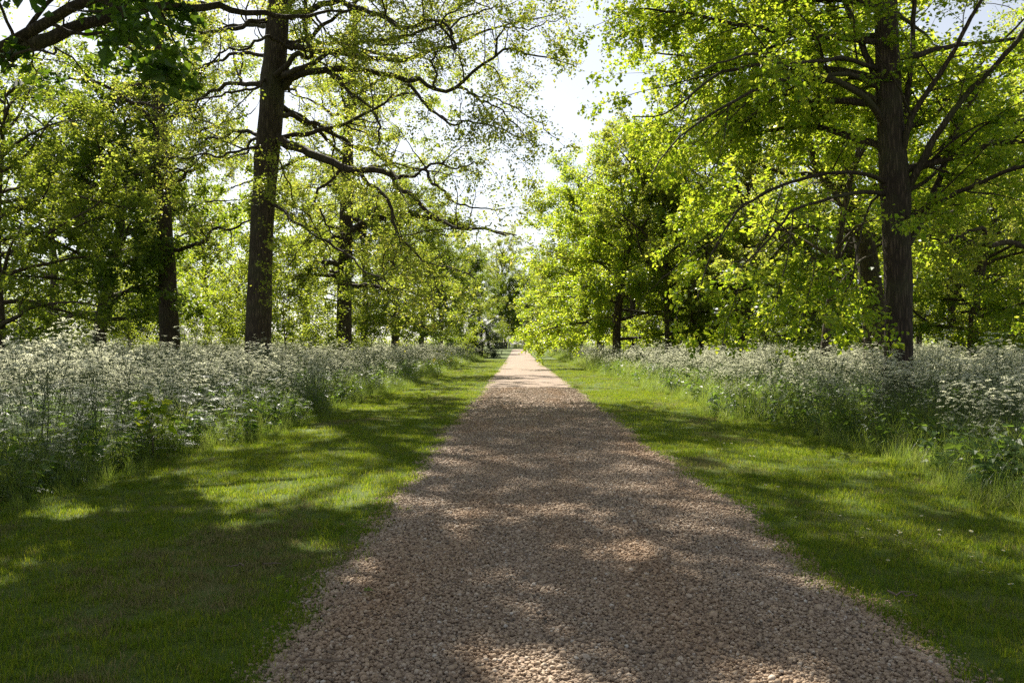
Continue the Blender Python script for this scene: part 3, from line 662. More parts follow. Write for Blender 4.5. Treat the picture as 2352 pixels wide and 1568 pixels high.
R_l += [
 (zd([(2045, 420), (1995, 480), (1975, 540), (1961, 620), (1931, 700), (1905, 775)], (17, 15.5)), 0.05, 0.01),
 (zd([(1799, 422), (1762, 530), (1715, 620), (1680, 710), (1655, 800)], (15.25, 13.2)), 0.022, 0.006),
 (zd([(1823, 480), (1815, 560), (1795, 640), (1770, 720), (1745, 790)], (15.0, 13.8)), 0.022, 0.006),
 (zd([(1885, 461), (1878, 560), (1865, 650), (1840, 730), (1825, 780)], (15.5, 14.8)), 0.02, 0.006),
 (zd([(1693, 485), (1650, 560), (1600, 640), (1560, 710), (1530, 770)], (14.55, 14.5)), 0.02, 0.006),
 (zd([(1655, 542), (1570, 600), (1500, 660), (1440, 720)], (14.2, 15.5)), 0.018, 0.006),
]
R_keep = lambda q: (q[:, 0] > 1.1 + 0.50 * np.maximum(0, 5 - q[:, 2])) & ((q[:, 2] > 1.15) | (q[:, 0] > 9)) & ((q[:, 2] > 3.2) | (q[:, 0] < 7.5)) & (q[:, 1] > 11.5)
R_l = [(p, a * 0.62, b * 0.8) for (p, a, b) in R_l]
LIME_R = {k: dict(v) for k, v in LIME.items()}; LIME_R['l2']['bias'] = (-0.1, 1.0, 0.25); LIME_R['l3']['bias'] = (0, 0.7, 0)      # grows towards the sunny side
build_tree('lime_tree', R_base, R_me, R_l, LIME_R, M['lime_bark'], M['lime_leaf'], 104, 'spreading lime with arching branches and bright yellow-green leaves, right of the drive', 'tree', hidden=R_hid, keep=R_keep, mul=1.0, leafmul=0.8, kink=0.014)

# --- N: the near tree at the left edge whose crown hangs over the camera's side of the drive
N_b = np.array((-9.6, 13.0, 0.0))
N_tr = np.array([(-9.6, 13, -0.1), (-9.6, 13, 2), (-9.5, 13, 4), (-9.3, 13, 6), (-9.2, 13.1, 9), (-9.0, 13, 12), (-8.8, 13, 15)])
N_me = trunk_mesh('trunk', N_tr, [0.42, 0.38, 0.35, 0.31, 0.24, 0.14, 0.04], M['oak_bark'], 24, 60, 0.3, 0.04, 15)
N_l = [
 (np.concatenate([[(-9.5, 13, 4.3)], zd([(-60, 150), (0, 112), (50, 85), (90, 62), (140, 40), (180, 10), (230, -8), (320, -40), (430, -110)], (12.4, 11.5)), [(-1.5, 12.0, 9.5), (0.8, 12.5, 10.2)]]), 0.11, 0.02),
 (np.concatenate([[(-9.5, 13, 3.9)], zd([(-50, 175), (0, 160), (60, 122), (130, 118), (190, 160)], (12.4, 11))]), 0.05, 0.01),
]
rN = rng_of(71); N_cl = resample(N_tr, 80)
N_hid = radial_limbs(rN, N_cl, np.linspace(5.2, 13.5, 11), 8.5, 24, 0.17, 0.13, (-1.15, 0.75), 0.02) + radial_limbs(rN, N_cl, np.linspace(8, 13, 4), 5.0, 35, 0.18, 0.13, (0.4, 6.0), 0.02)
N_hid += [(np.array([(-9.2, 13, 7), (-7, 13.5, 8.5), (-4, 13.2, 9.3), (-1.5, 13.0, 9.5), (0.2, 12.6, 9.0), (1.2, 12.3, 8.0)]), 0.14, 0.02)]
def N_keep(q):
    over = q[:, 2] > CAM_H + np.maximum(q[:, 1], 0.5) * 0.455
    side = q[:, 0] < -0.69 * q[:, 1]
    hang = (np.abs(q[:, 0] + 0.15) < 0.75) & (q[:, 2] > CAM_H + q[:, 1] * 0.36)
    top = (q[:, 0] < -0.40 * q[:, 1]) & (q[:, 2] > CAM_H + q[:, 1] * 0.33)
    return (over | (side & (q[:, 2] > 2.6)) | hang | top) & (q[:, 0] < 3.2)
NEAR = {k: dict(v) for k, v in OAK.items()}
NEAR['leaf'] = dict(per_m=9, k=9, size=0.15, spread=0.12, droop=0.3, aspect=0.44, up=0.9)
NEAR['l4']['dens'] = 2.2
def N_extra(rng, wood, crown, base):
    sp = {k: dict(v) for k, v in NEAR.items()}; sp['leaf'] = dict(per_m=9, k=3, size=0.105, spread=0.06, droop=0.3, up=0.9, lobed=True)
    PR = [limb_geo(p, a, b, 26) for (p, a, b) in N_l]
    clothe(rng, np.array([p for p, r in PR]) - base, np.array([r for p, r in PR]), sp, wood, crown, lambda q: N_keep(q + base), mul=1.1)
build_tree('maple_tree', N_b, N_me, N_l, NEAR, M['oak_bark'], M['near_leaf'], 105, 'near tree whose thick bough and lobed dark leaves enter at the top left corner', 'tree', hidden=N_hid, keep=N_keep, mul=0.9, leafmul=1.0, extra=N_extra)

# --- G: oak at the right edge, gnarled limb reaching in
G_b = np.array((18.6, 25.5, 0.0))
G_tr = np.array([(18.6, 25.5, -0.1), (18.6, 25.5, 2), (18.5, 25.5, 4), (18.4, 25.5, 7), (18.4, 25.4, 10), (18.2, 25.4, 14)])
G_me = trunk_mesh('trunk', G_tr, [0.5, 0.45, 0.42, 0.34, 0.24, 0.05], M['oak_bark'], 20, 50, 0.3, 0.04, 16)
G_l = [(np.concatenate([[(18.5, 25.5, 4.4)], z7([(2500, 330), (2352, 275), (2250, 258), (2130, 285), (2000, 275), (1920, 315), (1860, 330)], (25, 23.5))]), 0.2, 0.03),
       (z7([(2130, 280), (2090, 240), (2080, 180), (2000, 170), (1900, 210), (1800, 180)], (24, 23)), 0.09, 0.02),
       (z7([(2010, 275), (1960, 240), (1880, 230), (1790, 260), (1700, 210), (1640, 250)], (23.8, 23)), 0.07, 0.015)]
rG = rng_of(81); G_cl = resample(G_tr, 80)
G_hid = radial_limbs(rG, G_cl, np.linspace(4.5, 13, 14), 6.0, 15, 0.28, 0.13)
build_tree('oak_tree', G_b, G_me, G_l, OAK, M['oak_bark'], M['oak_leaf'], 106, 'oak at the right edge with a low gnarled limb behind the lime', 'tree', hidden=G_hid, mul=0.75)

# --- E: forked oak close behind the lime
E_d = 29.0
E_tr = zd([(2013, 880), (2012, 790), (2005, 700), (1985, 560), (1955, 460), (1935, 380), (1915, 290), (1890, 200), (1870, 60), (1860, -80)], (E_d, E_d)); E_tr[0][2] = -0.1
E_base = np.array((E_tr[1][0], E_d, 0.0))
E_me = trunk_mesh('trunk', E_tr, [0.46, 0.42, 0.38, 0.34, 0.30, 0.25, 0.2, 0.16, 0.11, 0.04], M['oak_bark'], 26, 90, 0.2, 0.04, 17)
E_l = [(z3([(1500, 960), (1400, 860), (1340, 750), (1290, 560), (1250, 470), (1180, 330), (1060, 180)], (29, 30)), 0.19, 0.05),
       (z3([(1490, 760), (1460, 620), (1470, 480), (1440, 330)], (29, 28)), 0.12, 0.04),
       (z3([(1530, 1120), (1470, 1100), (1300, 1090), (1150, 1100), (1020, 1080)], (29, 27)), 0.10, 0.02),
       (z3([(1480, 780), (1540, 680), (1640, 600), (1800, 520)], (29, 31)), 0.10, 0.03)]
rE = rng_of(91); E_cl = resample(E_tr, 80)
E_hid = radial_limbs(rE, E_cl, np.linspace(5, 14, 15), 5.5, 18, 0.26, 0.11)
build_tree('oak_tree', E_base, E_me, E_l, OAK, M['oak_bark'], M['oak_leaf'], 107, 'forked oak whose leaning trunk stands just behind the lime on the right', 'tree', hidden=E_hid, keep=lambda q: q[:, 0] > 3.2, mul=0.7, leafmul=0.9, leaf_kw=dict(size=0.11))

# ------------------------------------------------------------------ background trees: grown once, then copied one by one
TH = {}
def protos():
    TH['oak'] = proto_tree('oak_tree', 201, 19, 0.42, 8.0, 4.0, OAK, M['far_bark'], M['oak_leaf'], nl=26, leaf=0.15, leafk=6, per_m=9)[0]
    TH['green'] = proto_tree('broadleaf_tree', 202, 17, 0.38, 7.0, 3.0, OAK, M['far_bark'], M['green_leaf'], nl=30, leaf=0.15, leafk=5, per_m=9, up=12)[0]
    TH['lime'] = proto_tree('lime_tree', 203, 16, 0.30, 6.6, 1.9, LIME, M['far_bark'], M['lime_leaf'], shape='cone', nl=44, leaf=0.13, leafk=5, per_m=8, up=8)[0]
    TH['dark'] = proto_tree('broadleaf_tree', 204, 15, 0.33, 6.5, 2.6, LIME, M['far_bark'], M['dark_leaf'], nl=36, leaf=0.15, leafk=4, per_m=9, up=12)[0]
    TH['thin'] = proto_tree('young_tree', 205, 10, 0.14, 3.4, 2.0, OAK, M['far_bark'], M['lime_leaf'], nl=20, leaf=0.14, leafk=4, per_m=9, up=30)[0]
    TH['bush'] = proto_tree('shrub', 206, 4.2, 0.05, 2.4, 0.25, OAK, M['far_bark'], M['green_leaf'], nl=22, leaf=0.11, leafk=5, per_m=11, up=35)[0]
    TH['yew'] = proto_tree('shrub', 207, 5.0, 0.12, 3.0, 0.2, LIME, M['far_bark'], M['evergreen'], shape='cone', nl=40, leaf=0.13, leafk=3, per_m=8, up=15)[0]
protos()
USED = set()
def put(kind, px, d, sc, label, cat='tree', group=None, rz=None, zs=1.0):
    x = P(px, 796, d)[0]; rz = (px * 0.37 + d) % 6.28 if rz is None else rz
    loc = (x, d, float(gz(d)) - 0.03); s = (sc, sc, sc * zs)
    if kind not in USED:
        USED.add(kind); o = TH[kind]; o.location = loc; o.rotation_euler = (0, 0, rz); o.scale = s; tag(o, label, cat, group); return o
    c = copy_thing(TH[kind], loc, rz, s, label, cat, group)
    if group is None and 'group' in c: del c['group']
    return c
# left side
put('green', -6, 27, 0.66, 'broad leafy tree at the left edge with a dark trunk above the white flowers')
put('dark', 226, 36, 0.95, 'dark green twin-stemmed tree between the left edge and the knobbly oak')
put('thin', 525, 50, 1.0, 'slender pale-trunked tree seen between the two large left oaks')
put('thin', 482, 58, 0.8, 'thinnest sapling left of the big oak, beyond the flowers')
put('bush', 300, 44, 0.8, 'low dark shrub at the foot of the knobbly oak', 'shrub')
put('bush', 660, 36, 1.05, 'bright green hazel shrub right behind the big oak trunk', 'shrub')
put('bush', 728, 47, 0.95, 'bushy hazel shrub between the big oak and the crooked-limbed oak', 'shrub')
put('bush', 850, 55, 1.0, 'spindly shrub just right of the crooked-limbed oak', 'shrub')
put('bush', 585, 46, 0.9, 'yellow-green shrub peeping out left of the big oak trunk', 'shrub')
put('bush', 450, 49, 0.9, 'shrub under the slender pale-trunked tree on the left', 'shrub')
put('green', 836, 57, 0.75, 'leafy tree with dark stem right of the crooked-limbed oak')
put('green', 905, 62, 0.85, 'tree with straight dark trunk, fifth along the left row')
put('dark', 968, 80, 0.85, 'dark leafy tree further along the left row')
put('green', 1010, 98, 0.9, 'rounded tree overhanging the distant left verge')
put('dark', 1052, 125, 1.0, 'distant dark tree on the left near the end of the drive')
put('oak', 1092, 165, 1.0, 'hazy pale tree above the black fence at the drive end')
put('oak', 1150, 215, 1.5, 'farthest pale oak straight beyond the gate')
put('green', 1235, 230, 1.3, 'leafy tree beyond the gate on the right')
put('yew', 1108, 92, 0.75, 'dense dark evergreen bush at the left verge before the gate', 'shrub')
put('thin', 1072, 80, 0.28, 'little yellow-green sapling at the end of the left flower bank')
put('oak', 700, 75, 0.9, 'oak crown filling the gap behind the hazel shrubs')
put('dark', 330, 66, 0.5, 'small dark tree low on the left horizon')
put('green', 120, 46, 0.8, 'sunlit leafy tree filling the gap between the left edge and the twin-stemmed tree')
put('oak', 300, 60, 0.72, 'yellow-green oak seen between the twin-stemmed tree and the knobbly oak')
put('oak', 480, 72, 0.85, 'pale oak crown behind the slender pale-trunked tree')
put('bush', 60, 50, 1.0, 'low leafy shrub beside the left edge tree trunk', 'shrub')
put('bush', 150, 56, 1.2, 'leafy shrub below the sunlit tree on the far left', 'shrub')
put('bush', 262, 60, 1.2, 'shrub under the twin-stemmed dark tree', 'shrub')
put('dark', 1160, 205, 1.2, 'dark tree closing the view at the end of the drive, left of centre')
put('green', 1212, 200, 1.15, 'leafy tree closing the view just right of the far gate')
put('bush', 1150, 182, 1.0, 'leafy shrub behind the black fence', 'shrub')
put('bush', 1186, 196, 1.0, 'shrub in the gateway where the drive ends', 'shrub')
put('bush', 1170, 226, 1.9, 'large shrub beyond the left gateposts', 'shrub')
put('bush', 1203, 232, 2.1, 'large shrub beyond the grey gate pier', 'shrub')
# right side
put('lime', 1418, 52, 1.03, 'conical lime beside the drive with drooping sunlit branches')
put('lime', 1378, 76, 1.22, 'second lime along the right side, partly hidden by the nearer one')
put('lime', 1334, 102, 1.25, 'third lime along the right side of the drive')
put('green', 1275, 135, 0.9, 'distant tree at the end of the right row')
put('oak', 1540, 50, 0.8, 'oak with slanting stems behind the lime leaves')
put('thin', 1892, 27, 1.25, 'slim forked tree between the leaning oak and the flower field')
put('green', 1608, 50, 0.8, 'leafy tree with stout trunk amid the right flower field')
put('oak', 1708, 48, 0.8, 'twin-stemmed oak deep in the right flower field')
put('dark', 1863, 54, 0.7, 'dark leafy tree behind the slim forked tree')
put('green', 1947, 42, 0.85, 'tree with plain straight trunk left of the leaning oak')
put('green', 2180, 42, 0.65, 'tree with paired dark trunks right of the lime')
put('lime', 2236, 37, 0.85, 'bright-leaved tree with leaning pale trunk near the right edge')
put('thin', 2272, 48, 1.1, 'slender grey-trunked tree near the right edge')
put('green', 2345, 46, 0.8, 'tree cut off by the right edge of the view')
wood_label = 'straight-trunked woodland tree standing deep in the wood behind the right flower field'
for i, (px, d) in enumerate([(1450, 68), (1490, 80), (1632, 66), (1666, 72), (1760, 78), (1830, 74), (1985, 70), (2110, 74), (2205, 80), (2310, 70), (1560, 96), (1740, 102), (1905, 100), (2060, 96), (2260, 104)]):
    put(['green', 'oak', 'green', 'dark'][i % 4], px, d, [0.8, 0.9, 0.85, 0.95][i % 4], wood_label, 'tree', 'trees of the wood on the right')
# ------------------------------------------------------------------ undergrowth behind the wood: one far mass of leaves
rgU = rng_of(300)
u = Acc()
n = 5200
ux = np.concatenate([rgU.uniform(7, 110, int(n * .62)), rgU.uniform(-75, -7, n - int(n * .62))]); uy = np.where(ux > 0, 140, 140) + rgU.uniform(-8, 22, n)
hh = np.abs(rgU.normal(0, 1, n)) * np.where(ux > 0, 1.9, 1.3) * (0.7 + 0.5 * np.sin(ux * 0.35) ** 2)
up_ = np.stack([ux, uy, gz(uy) + 0.3 + hh], 1)
leaves(u, rgU, up_, np.zeros((n, 3)) + np.array([0, 0, 0.1]), 0.45, 6, 0.6, 0.2, 0.4, 0.6)
ug = obj('undergrowth', u.mesh('undergrowth', [M['green_leaf']], smooth=False)); tag(ug, 'far belt of leafy undergrowth closing the view under the trees', 'undergrowth', kind='stuff')

# ------------------------------------------------------------------ cow parsley
def leaf_fern(acc, rng, p0, az, L, el):
    d = np.array((math.cos(az) * math.cos(el), math.sin(az) * math.cos(el), math.sin(el)))
    side = np.array((-math.sin(az), math.cos(az), 0)); n = 7
    pts = [np.array(p0)]
    for k in range(n):
        d = norm(d + np.array((0, 0, -0.09))); pts.append(pts[-1] + d * L / n)
    pts = np.array(pts); v = []; t = []
    for k in range(2, n + 1):
        w = L * 0.36 * (1 - (k - 2) / n) + 0.01
        for s in (-1, 1):
            b = pts[k]; tip = b + side * s * w + (pts[k] - pts[k - 1]) * 0.8 + np.array((0, 0, -0.25 * w))
            mid = (b + tip) / 2; pr = norm(np.cross(tip - b, np.array((0, 0, 1.0)))) * w * 0.26
            i = len(v); v += [b, mid + pr, tip, mid - pr, b * .35 + tip * .65 + pr * 1.1, b * .35 + tip * .65 - pr * 1.1]
            t += [(i, i + 1, i + 3), (i + 1, i + 4, i + 2), (i + 3, i + 2, i + 5)]
    acc.add(np.array(v), t=t, var=rng.random())
def umbel(fl, st, rng, p, d, r, n=13, far=False):
    up = norm(d + np.array((0, 0, 0.6))); ref = np.array((1.0, 0.2, 0)); a = norm(np.cross(up, ref)); b = np.cross(up, a)
    hub = p
    for k in range(n):
        rr = r * math.sqrt((k + 0.5) / n); th = k * 2.4 + rng.random() * 0.5
        c = hub + up * (r * 0.75 - 0.35 * rr * rr / r) + (a * math.cos(th) + b * math.sin(th)) * rr
        if not far:
            w = 0.0008; st.add([hub + a * w, hub - a * w, c], t=[(0, 1, 2)], var=rng.random())
        s = r * rng.uniform(0.18, 0.27) * (1.35 if far else 1.0)
        nn = norm(up + rng.normal(0, 0.35, 3)); e1 = norm(np.cross(nn, a + b * 0.3)); e2 = np.cross(nn, e1)
        ph = rng.random() * 6.28
        ring = [c + (e1 * math.cos(ph + q * 1.2566) + e2 * math.sin(ph + q * 1.2566)) * s * rng.uniform(0.7, 1.2) - nn * 0.15 * s for q in range(5)]
        v = np.array([c + nn * 0.2 * s] + ring)
        fl.add(v, t=[(0, q + 1, (q + 1) % 5 + 1) for q in range(5)], var=rng.random())
def cow_parsley(seed, H, nb=4, far=False):
    rng = rng_of(seed); st, lf, fl = Acc(), Acc(), Acc()
    lean = rng.normal(0, 0.06, 2); main = [np.zeros(3)]; d = np.array((lean[0], lean[1], 1.0))
    for k in range(7):
        d = norm(d + np.array((rng.normal(0, 0.05), rng.normal(0, 0.05), 0.05))); main.append(main[-1] + d * H * 0.86 / 7)
    main = np.array(main); tubes(st, main[None], np.linspace(0.0055, 0.0025, 8)[None], 3 if far else 4, rng.random())
    ends = [(main[-1], norm(main[-1] - main[-2]))]; segs = []
    for i in range(nb + 1):
        f = rng.uniform(0.42, 0.98); j = f * 7; i0 = min(6, int(j)); p = main[i0] * (1 - (j - i0)) + main[i0 + 1] * (j - i0)
        az = rng.random() * 6.28; el = math.radians(rng.uniform(42, 66)); L = H * (1.05 - f) * rng.uniform(0.55, 0.85) + 0.06
        dd = np.array((math.cos(az) * math.cos(el), math.sin(az) * math.cos(el), math.sin(el))); q = [p]
        for k in range(4):
            q.append(q[-1] + dd * L / 4); dd = norm(dd + np.array((0, 0, 0.10)))
        q = np.array(q); segs.append(q); ends.append((q[-1], dd))
        for s in range(rng.integers(0, 4)):
            az2 = az + rng.uniform(-1.3, 1.3); el2 = math.radians(rng.uniform(40, 75)); L2 = L * rng.uniform(0.3, 0.6) + 0.05
            d2 = np.array((math.cos(az2) * math.cos(el2), math.sin(az2) * math.cos(el2), math.sin(el2))); o = q[rng.integers(2, 4)]
            s2 = np.array([o + d2 * L2 * k / 4 + np.array((0, 0, 0.02)) * (k / 4) ** 2 for k in range(5)]); segs.append(s2); ends.append((s2[-1], d2))
    S = np.array(segs); tubes(st, S, np.repeat(np.linspace(0.0026, 0.0013, 5)[None], len(S), 0), 3, rng.random())
    for (p, dd) in ends:
        umbel(fl, st, rng, p, dd, rng.uniform(0.022, 0.038), 7 if far else 12, far)
    for k in range(8 if far else 15):
        f = rng.uniform(0.02, 0.78); leaf_fern(lf, rng, main[min(7, int(f * 7))], rng.random() * 6.28, rng.uniform(0.22, 0.42) * (1.15 - f), math.radians(rng.uniform(15, 50)))
    return st, lf, fl
def merged(name, parts, mats):
    """several Accs into one mesh, one material each"""
    V = []; T = []; Q = []; mi_q = []; mi_t = []; var = []; n0 = 0
    for k, a in enumerate(parts):
        for q in a.q: Q.append(q + n0); mi_q += [k] * len(q)
        for t in a.t: T.append(t + n0); mi_t += [k] * len(t)
        V += a.v; var += a.var; n0 += a.n
    f = ([np.concatenate(Q)] if Q else []) + ([np.concatenate(T)] if T else [])
    return mesh_from(name, np.concatenate(V), f, np.concatenate(var), mats, np.array(mi_q + mi_t), smooth=False)
CPM = [M['stem'], M['herb'], M['petal']]
cp_near = [cow_parsley(400 + i, h, nb) for i, (h, nb) in enumerate([(1.12, 4), (1.2, 5), (1.02, 4), (1.28, 5), (0.9, 3), (1.15, 6)])]
cp_src = [source('cow_parsley_source', merged('cow_parsley', p, CPM)) for p in cp_near]
cp_far = [source('cow_parsley_far_source', merged('cow_parsley_far', cow_parsley(450 + i, h, 6, True), CPM)) for i, h in enumerate([1.1, 1.2, 1.0, 1.15])]

# long grass and broad-leaved herbs
def grass_tuft(seed, n, h, spread, w, bend=0.9, seg=4):
    rng = rng_of(seed); a = Acc()
    for k in range(n):
        az = rng.random() * 6.28; r = spread * math.sqrt(rng.random()); th = rng.random() * 6.28
        p = np.array((r * math.cos(th), r * math.sin(th), -0.01)); L = h * rng.uniform(0.5, 1.15)
        el = math.radians(rng.uniform(60, 88)); d = np.array((math.cos(az) * math.cos(el), math.sin(az) * math.cos(el), math.sin(el)))
        side = np.array((-math.sin(az), math.cos(az), 0)) * w; pts = [p]
        for s in range(seg):
            pts.append(pts[-1] + d * L / seg); d = norm(d + np.array((math.cos(az), math.sin(az), -0.5)) * bend * rng.uniform(0.05, 0.28))
        v = []; t = []
        for i, q in enumerate(pts[:-1]): v += [q + side * (1 - 0.7 * i / seg), q - side * (1 - 0.7 * i / seg)]
        v.append(pts[-1])
        for i in range(seg - 1): t += [(2 * i, 2 * i + 1, 2 * i + 3), (2 * i, 2 * i + 3, 2 * i + 2)]
        t.append((2 * seg - 2, 2 * seg - 1, 2 * seg)); a.add(np.array(v), t=t, var=rng.random())
    return a
lg_src = [source('long_grass_source', grass_tuft(500 + i, 34, 0.55 + 0.1 * (i % 3), 0.16, 0.0035, 1.0).mesh('long_grass', [M['long_grass']])) for i in range(4)]
turf_src = [source('turf_source', grass_tuft(520 + i, 34, 0.042 + 0.010 * (i % 3), 0.095, 0.0022, 1.6, 2).mesh('turf', [M['turf']])) for i in range(5)]
turf_src += [source('thatch_source', grass_tuft(530 + i, 46, 0.045, 0.10, 0.0022, 3.2, 2).mesh('thatch', [M['thatch']])) for i in range(2)]
def herb_plant(seed):
    rng = rng_of(seed); st, lf = Acc(), Acc()
    H = rng.uniform(0.35, 0.6); main = np.array([(rng.normal(0, .01) * k, rng.normal(0, .01) * k, H * k / 6) for k in range(7)])
    tubes(st, main[None], np.linspace(0.004, 0.002, 7)[None], 3)
    for k in range(1, 7):
        for s in range(4):
            az = s * 1.57 + k * 0.8 + rng.normal(0, .3)
            leaves(lf, rng, main[k][None] + np.array([[math.cos(az), math.sin(az), 0]]) * 0.02, np.array([[math.cos(az), math.sin(az), 0.1]]) * 3, rng.uniform(0.07, 0.13), 1, 0.01, 0.3, 0.36, 1.6)
    return merged('herb_plant', (st, lf), [M['stem'], M['herb']])
herb_src = [source('herb_source', herb_plant(540 + i)) for i in range(4)]

def field(rng, n, y0, y1, side, jitter_edge=0.0, power=1.0):
    y = y0 + (y1 - y0) * rng.random(n) ** power
    lo = bank_l(y) if side < 0 else bank_r(y)
    half = 0.70 * y + 2.5
    span = np.maximum(half - np.abs(lo), 0.0)
    x = np.abs(lo) + span * rng.random(n)
    k = span > 0
    return x[k] * side, y[k], (span / np.maximum(half.max(), 1))[k]
def dens_field(rng, dens, y0, y1, side):
    """even density over the visible wedge beyond the verge"""
    ymax = 0.70 * y1 + 2.5; A = (ymax - 3) * (y1 - y0); n = int(A * dens)
    y = rng.uniform(y0, y1, n); x = rng.uniform(3, ymax, n)
    lo = np.abs(bank_l(y)) if side < 0 else np.abs(bank_r(y))
    k = (x > lo + 0.12) & (x < 0.70 * y + 2.5)
    return x[k] * side, y[k], (x - lo)[k]
TRUNKS = [(A_base, .6), (B_base, .5), (C_base, .5), (R_base, .45), (N_b, .5), (E_base, .55), (G_b, .6)]
def clear(x, y):
    k = np.ones(len(x), bool)
    for b, r in TRUNKS: k &= (x - b[0]) ** 2 + (y - b[1]) ** 2 > r * r
    return k
rf = rng_of(600)
PT, RT, SCL, VR = [], [], [], []
indiv = []
for side in (-1, 1):
    for (y0, y1, dn, far, smul) in ((4.0, 16, 12, False, 1.0), (16, 30, 8.5, False, 1.0), (30, 55, 4.5, True, 1.1), (55, 105, 1.9, True, 1.25)):
        x, y, e = dens_field(rf, dn, y0, y1, side); k = clear(x, y); x, y, e = x[k], y[k], e[k]
        # flower thins out in patches along the edge and is lower there
        patch = np.array([mnoise.noise((a * 0.35, b * 0.35, 3.0)) for a, b in zip(x, y)])
        k = rf.random(len(x)) < np.clip(0.25 + 0.9 * e + 0.5 * patch, 0.12, 1.0)
        x, y, e, patch = x[k], y[k], e[k], patch[k]
        s = smul * np.clip(0.62 + 0.30 * np.clip(e / 1.2, 0, 1.2), 0.5, 1.0) * np.where(rf.random(len(x)) < 0.06, 1.22, 1.0) * np.clip(rf.normal(0.94, 0.17, len(x)), 0.5, 1.28) * (1 + 0.22 * patch)
        if side > 0: s *= 0.93
        z = gz(y)
        pts = np.stack([x, y, z], 1); rot = np.stack([rf.normal(0, .13, len(x)), rf.normal(0, .13, len(x)), rf.random(len(x)) * 6.28], 1)
        var = rf.integers(0, 4 if far else 6, len(x)) + (6 if far else 0)
        if y0 < 5:                                   # the nearest in view stand as plants of their own
            vis = np.abs(x) < 0.63 * y + 0.1; dist = np.where(vis, np.hypot(x, y), 1e9); o_ = np.argsort(dist)[:130]
            indiv += [(pts[i], rot[i], s[i], var[i], side) for i in o_ if vis[i]]
            m_ = np.ones(len(x), bool); m_[o_] = False
            pts, rot, s, var = pts[m_], rot[m_], s[m_], var[m_]
        PT.append(pts); RT.append(rot); SCL.append(s); VR.append(var)
tag(scatter('cow_parsley_meadow', np.concatenate(PT), np.concatenate(RT), np.concatenate(SCL), np.concatenate(VR), cp_src + cp_far), 'broad drifts of white cow parsley filling the ground beyond both mown verges', 'wildflowers')
cp_meshes = []
for i, (st, lf, fl) in enumerate(cp_near):
    cp_meshes.append((st.mesh('stalks', [M['stem']]), lf.mesh('leaves', [M['herb']], smooth=False), fl.mesh('blossom', [M['petal']], smooth=False)))
for (p, r, s, v, side) in indiv:
    o = empty('cow_parsley', tuple(p)); o.rotation_euler = tuple(r); o.scale = (s, s, s)
    tag(o, 'white-flowered cow parsley plant at the near edge of the ' + ('left' if side < 0 else 'right') + '-hand flower bank', 'wildflower', 'cow parsley along the ' + ('left' if side < 0 else 'right') + ' verge')
    for nm, me in zip(('stalks', 'leaves', 'blossom'), cp_meshes[v]): tag(obj(nm, me, o), kind='stuff')

# long grass fringe + herbs under the flowers
PT, RT, SCL, VR = [], [], [], []
for side in (-1, 1):
    for (y0, y1, dn, w, sm) in ((3.5, 14, 26, 2.2, 0.8), (14, 32, 16, 2.0, 0.9), (32, 110, 5, 2.2, 1.2)):
        n = int((y1 - y0) * w * dn); y = rf.uniform(y0, y1, n); e = w * rf.random(n) ** 1.5 - 0.12
        lo = bank_l(y) if side < 0 else bank_r(y); x = lo + side * e
        k = (np.abs(x) < 0.72 * y + 2.5) & clear(x, y); x, y, e = x[k], y[k], e[k]
        PT.append(np.stack([x, y, gz(y)], 1)); RT.append(np.stack([rf.normal(0, .1, len(x)), rf.normal(0, .1, len(x)), rf.random(len(x)) * 6.28], 1))
        SCL.append(sm * np.clip(0.35 + 0.75 * (e + 0.12), 0.3, 1.05) * rf.uniform(0.8, 1.2, len(x)) * (1.1 if side > 0 else 0.95)); VR.append(rf.integers(0, 4, len(x)))
    for (y0, y1, dn, sm) in ((3.5, 20, 9, 0.9), (20, 45, 3, 1.1)):
        x, y, e = dens_field(rf, dn, y0, y1, side); k = clear(x, y) & (e < 5); x, y = x[k], y[k]
        PT.append(np.stack([x, y, gz(y)], 1)); RT.append(np.stack([rf.normal(0, .1, len(x)), rf.normal(0, .1, len(x)), rf.random(len(x)) * 6.28], 1))
        SCL.append(sm * rf.uniform(0.5, 1.1, len(x))); VR.append(rf.integers(4, 8, len(x)))
tag(scatter('long_grass', np.concatenate(PT), np.concatenate(RT), np.concatenate(SCL), np.concatenate(VR), lg_src + herb_src), 'long unmown grass and green herbs along the foot of the flower banks', 'grass')

# mown turf
PT, RT, SCL, VR = [], [], [], []
for (y0, y1, dn, sm) in ((1.8, 6, 300, 0.9), (6, 12, 180, 1.0), (12, 24, 80, 1.25), (24, 45, 26, 1.7), (45, 80, 8, 2.5)):
    for side in (-1, 1):
        n = int(6.5 * (y1 - y0) * dn); y = rf.uniform(y0, y1, n); x = rf.uniform(0.9, 7.4, n) * side
        if side < 0: k = (x < edge_l(y) + 0.22 * rf.random(n) ** 2.5) & (x > bank_l(y) - 0.5)
        else: k = (x > edge_r(y) - 0.22 * rf.random(n) ** 2.5) & (x < bank_r(y) + 0.5)
        k &= np.abs(x) < 0.70 * y + 0.6
        x, y = x[k], y[k]
        bare = np.array([mnoise.noise((a * 0.8, b * 0.5, 9.0)) + 0.5 * mnoise.noise((a * 2.6, b * 1.8, 4.0)) for a, b in zip(x, y)])
        dry = rf.random(len(x)) < np.clip((bare - 0.22) * 2.5, 0.05, 0.8)
        PT.append(np.stack([x, y, gz(y)], 1)); RT.append(np.stack([rf.normal(0, .12, len(x)), rf.normal(0, .12, len(x)), rf.random(len(x)) * 6.28], 1))
        s = sm * rf.uniform(0.7, 1.25, len(x)); SCL.append(np.stack([s, s, s / math.sqrt(sm)], 1)); VR.append(np.where(dry, rf.integers(5, 7, len(x)), rf.integers(0, 5, len(x))))
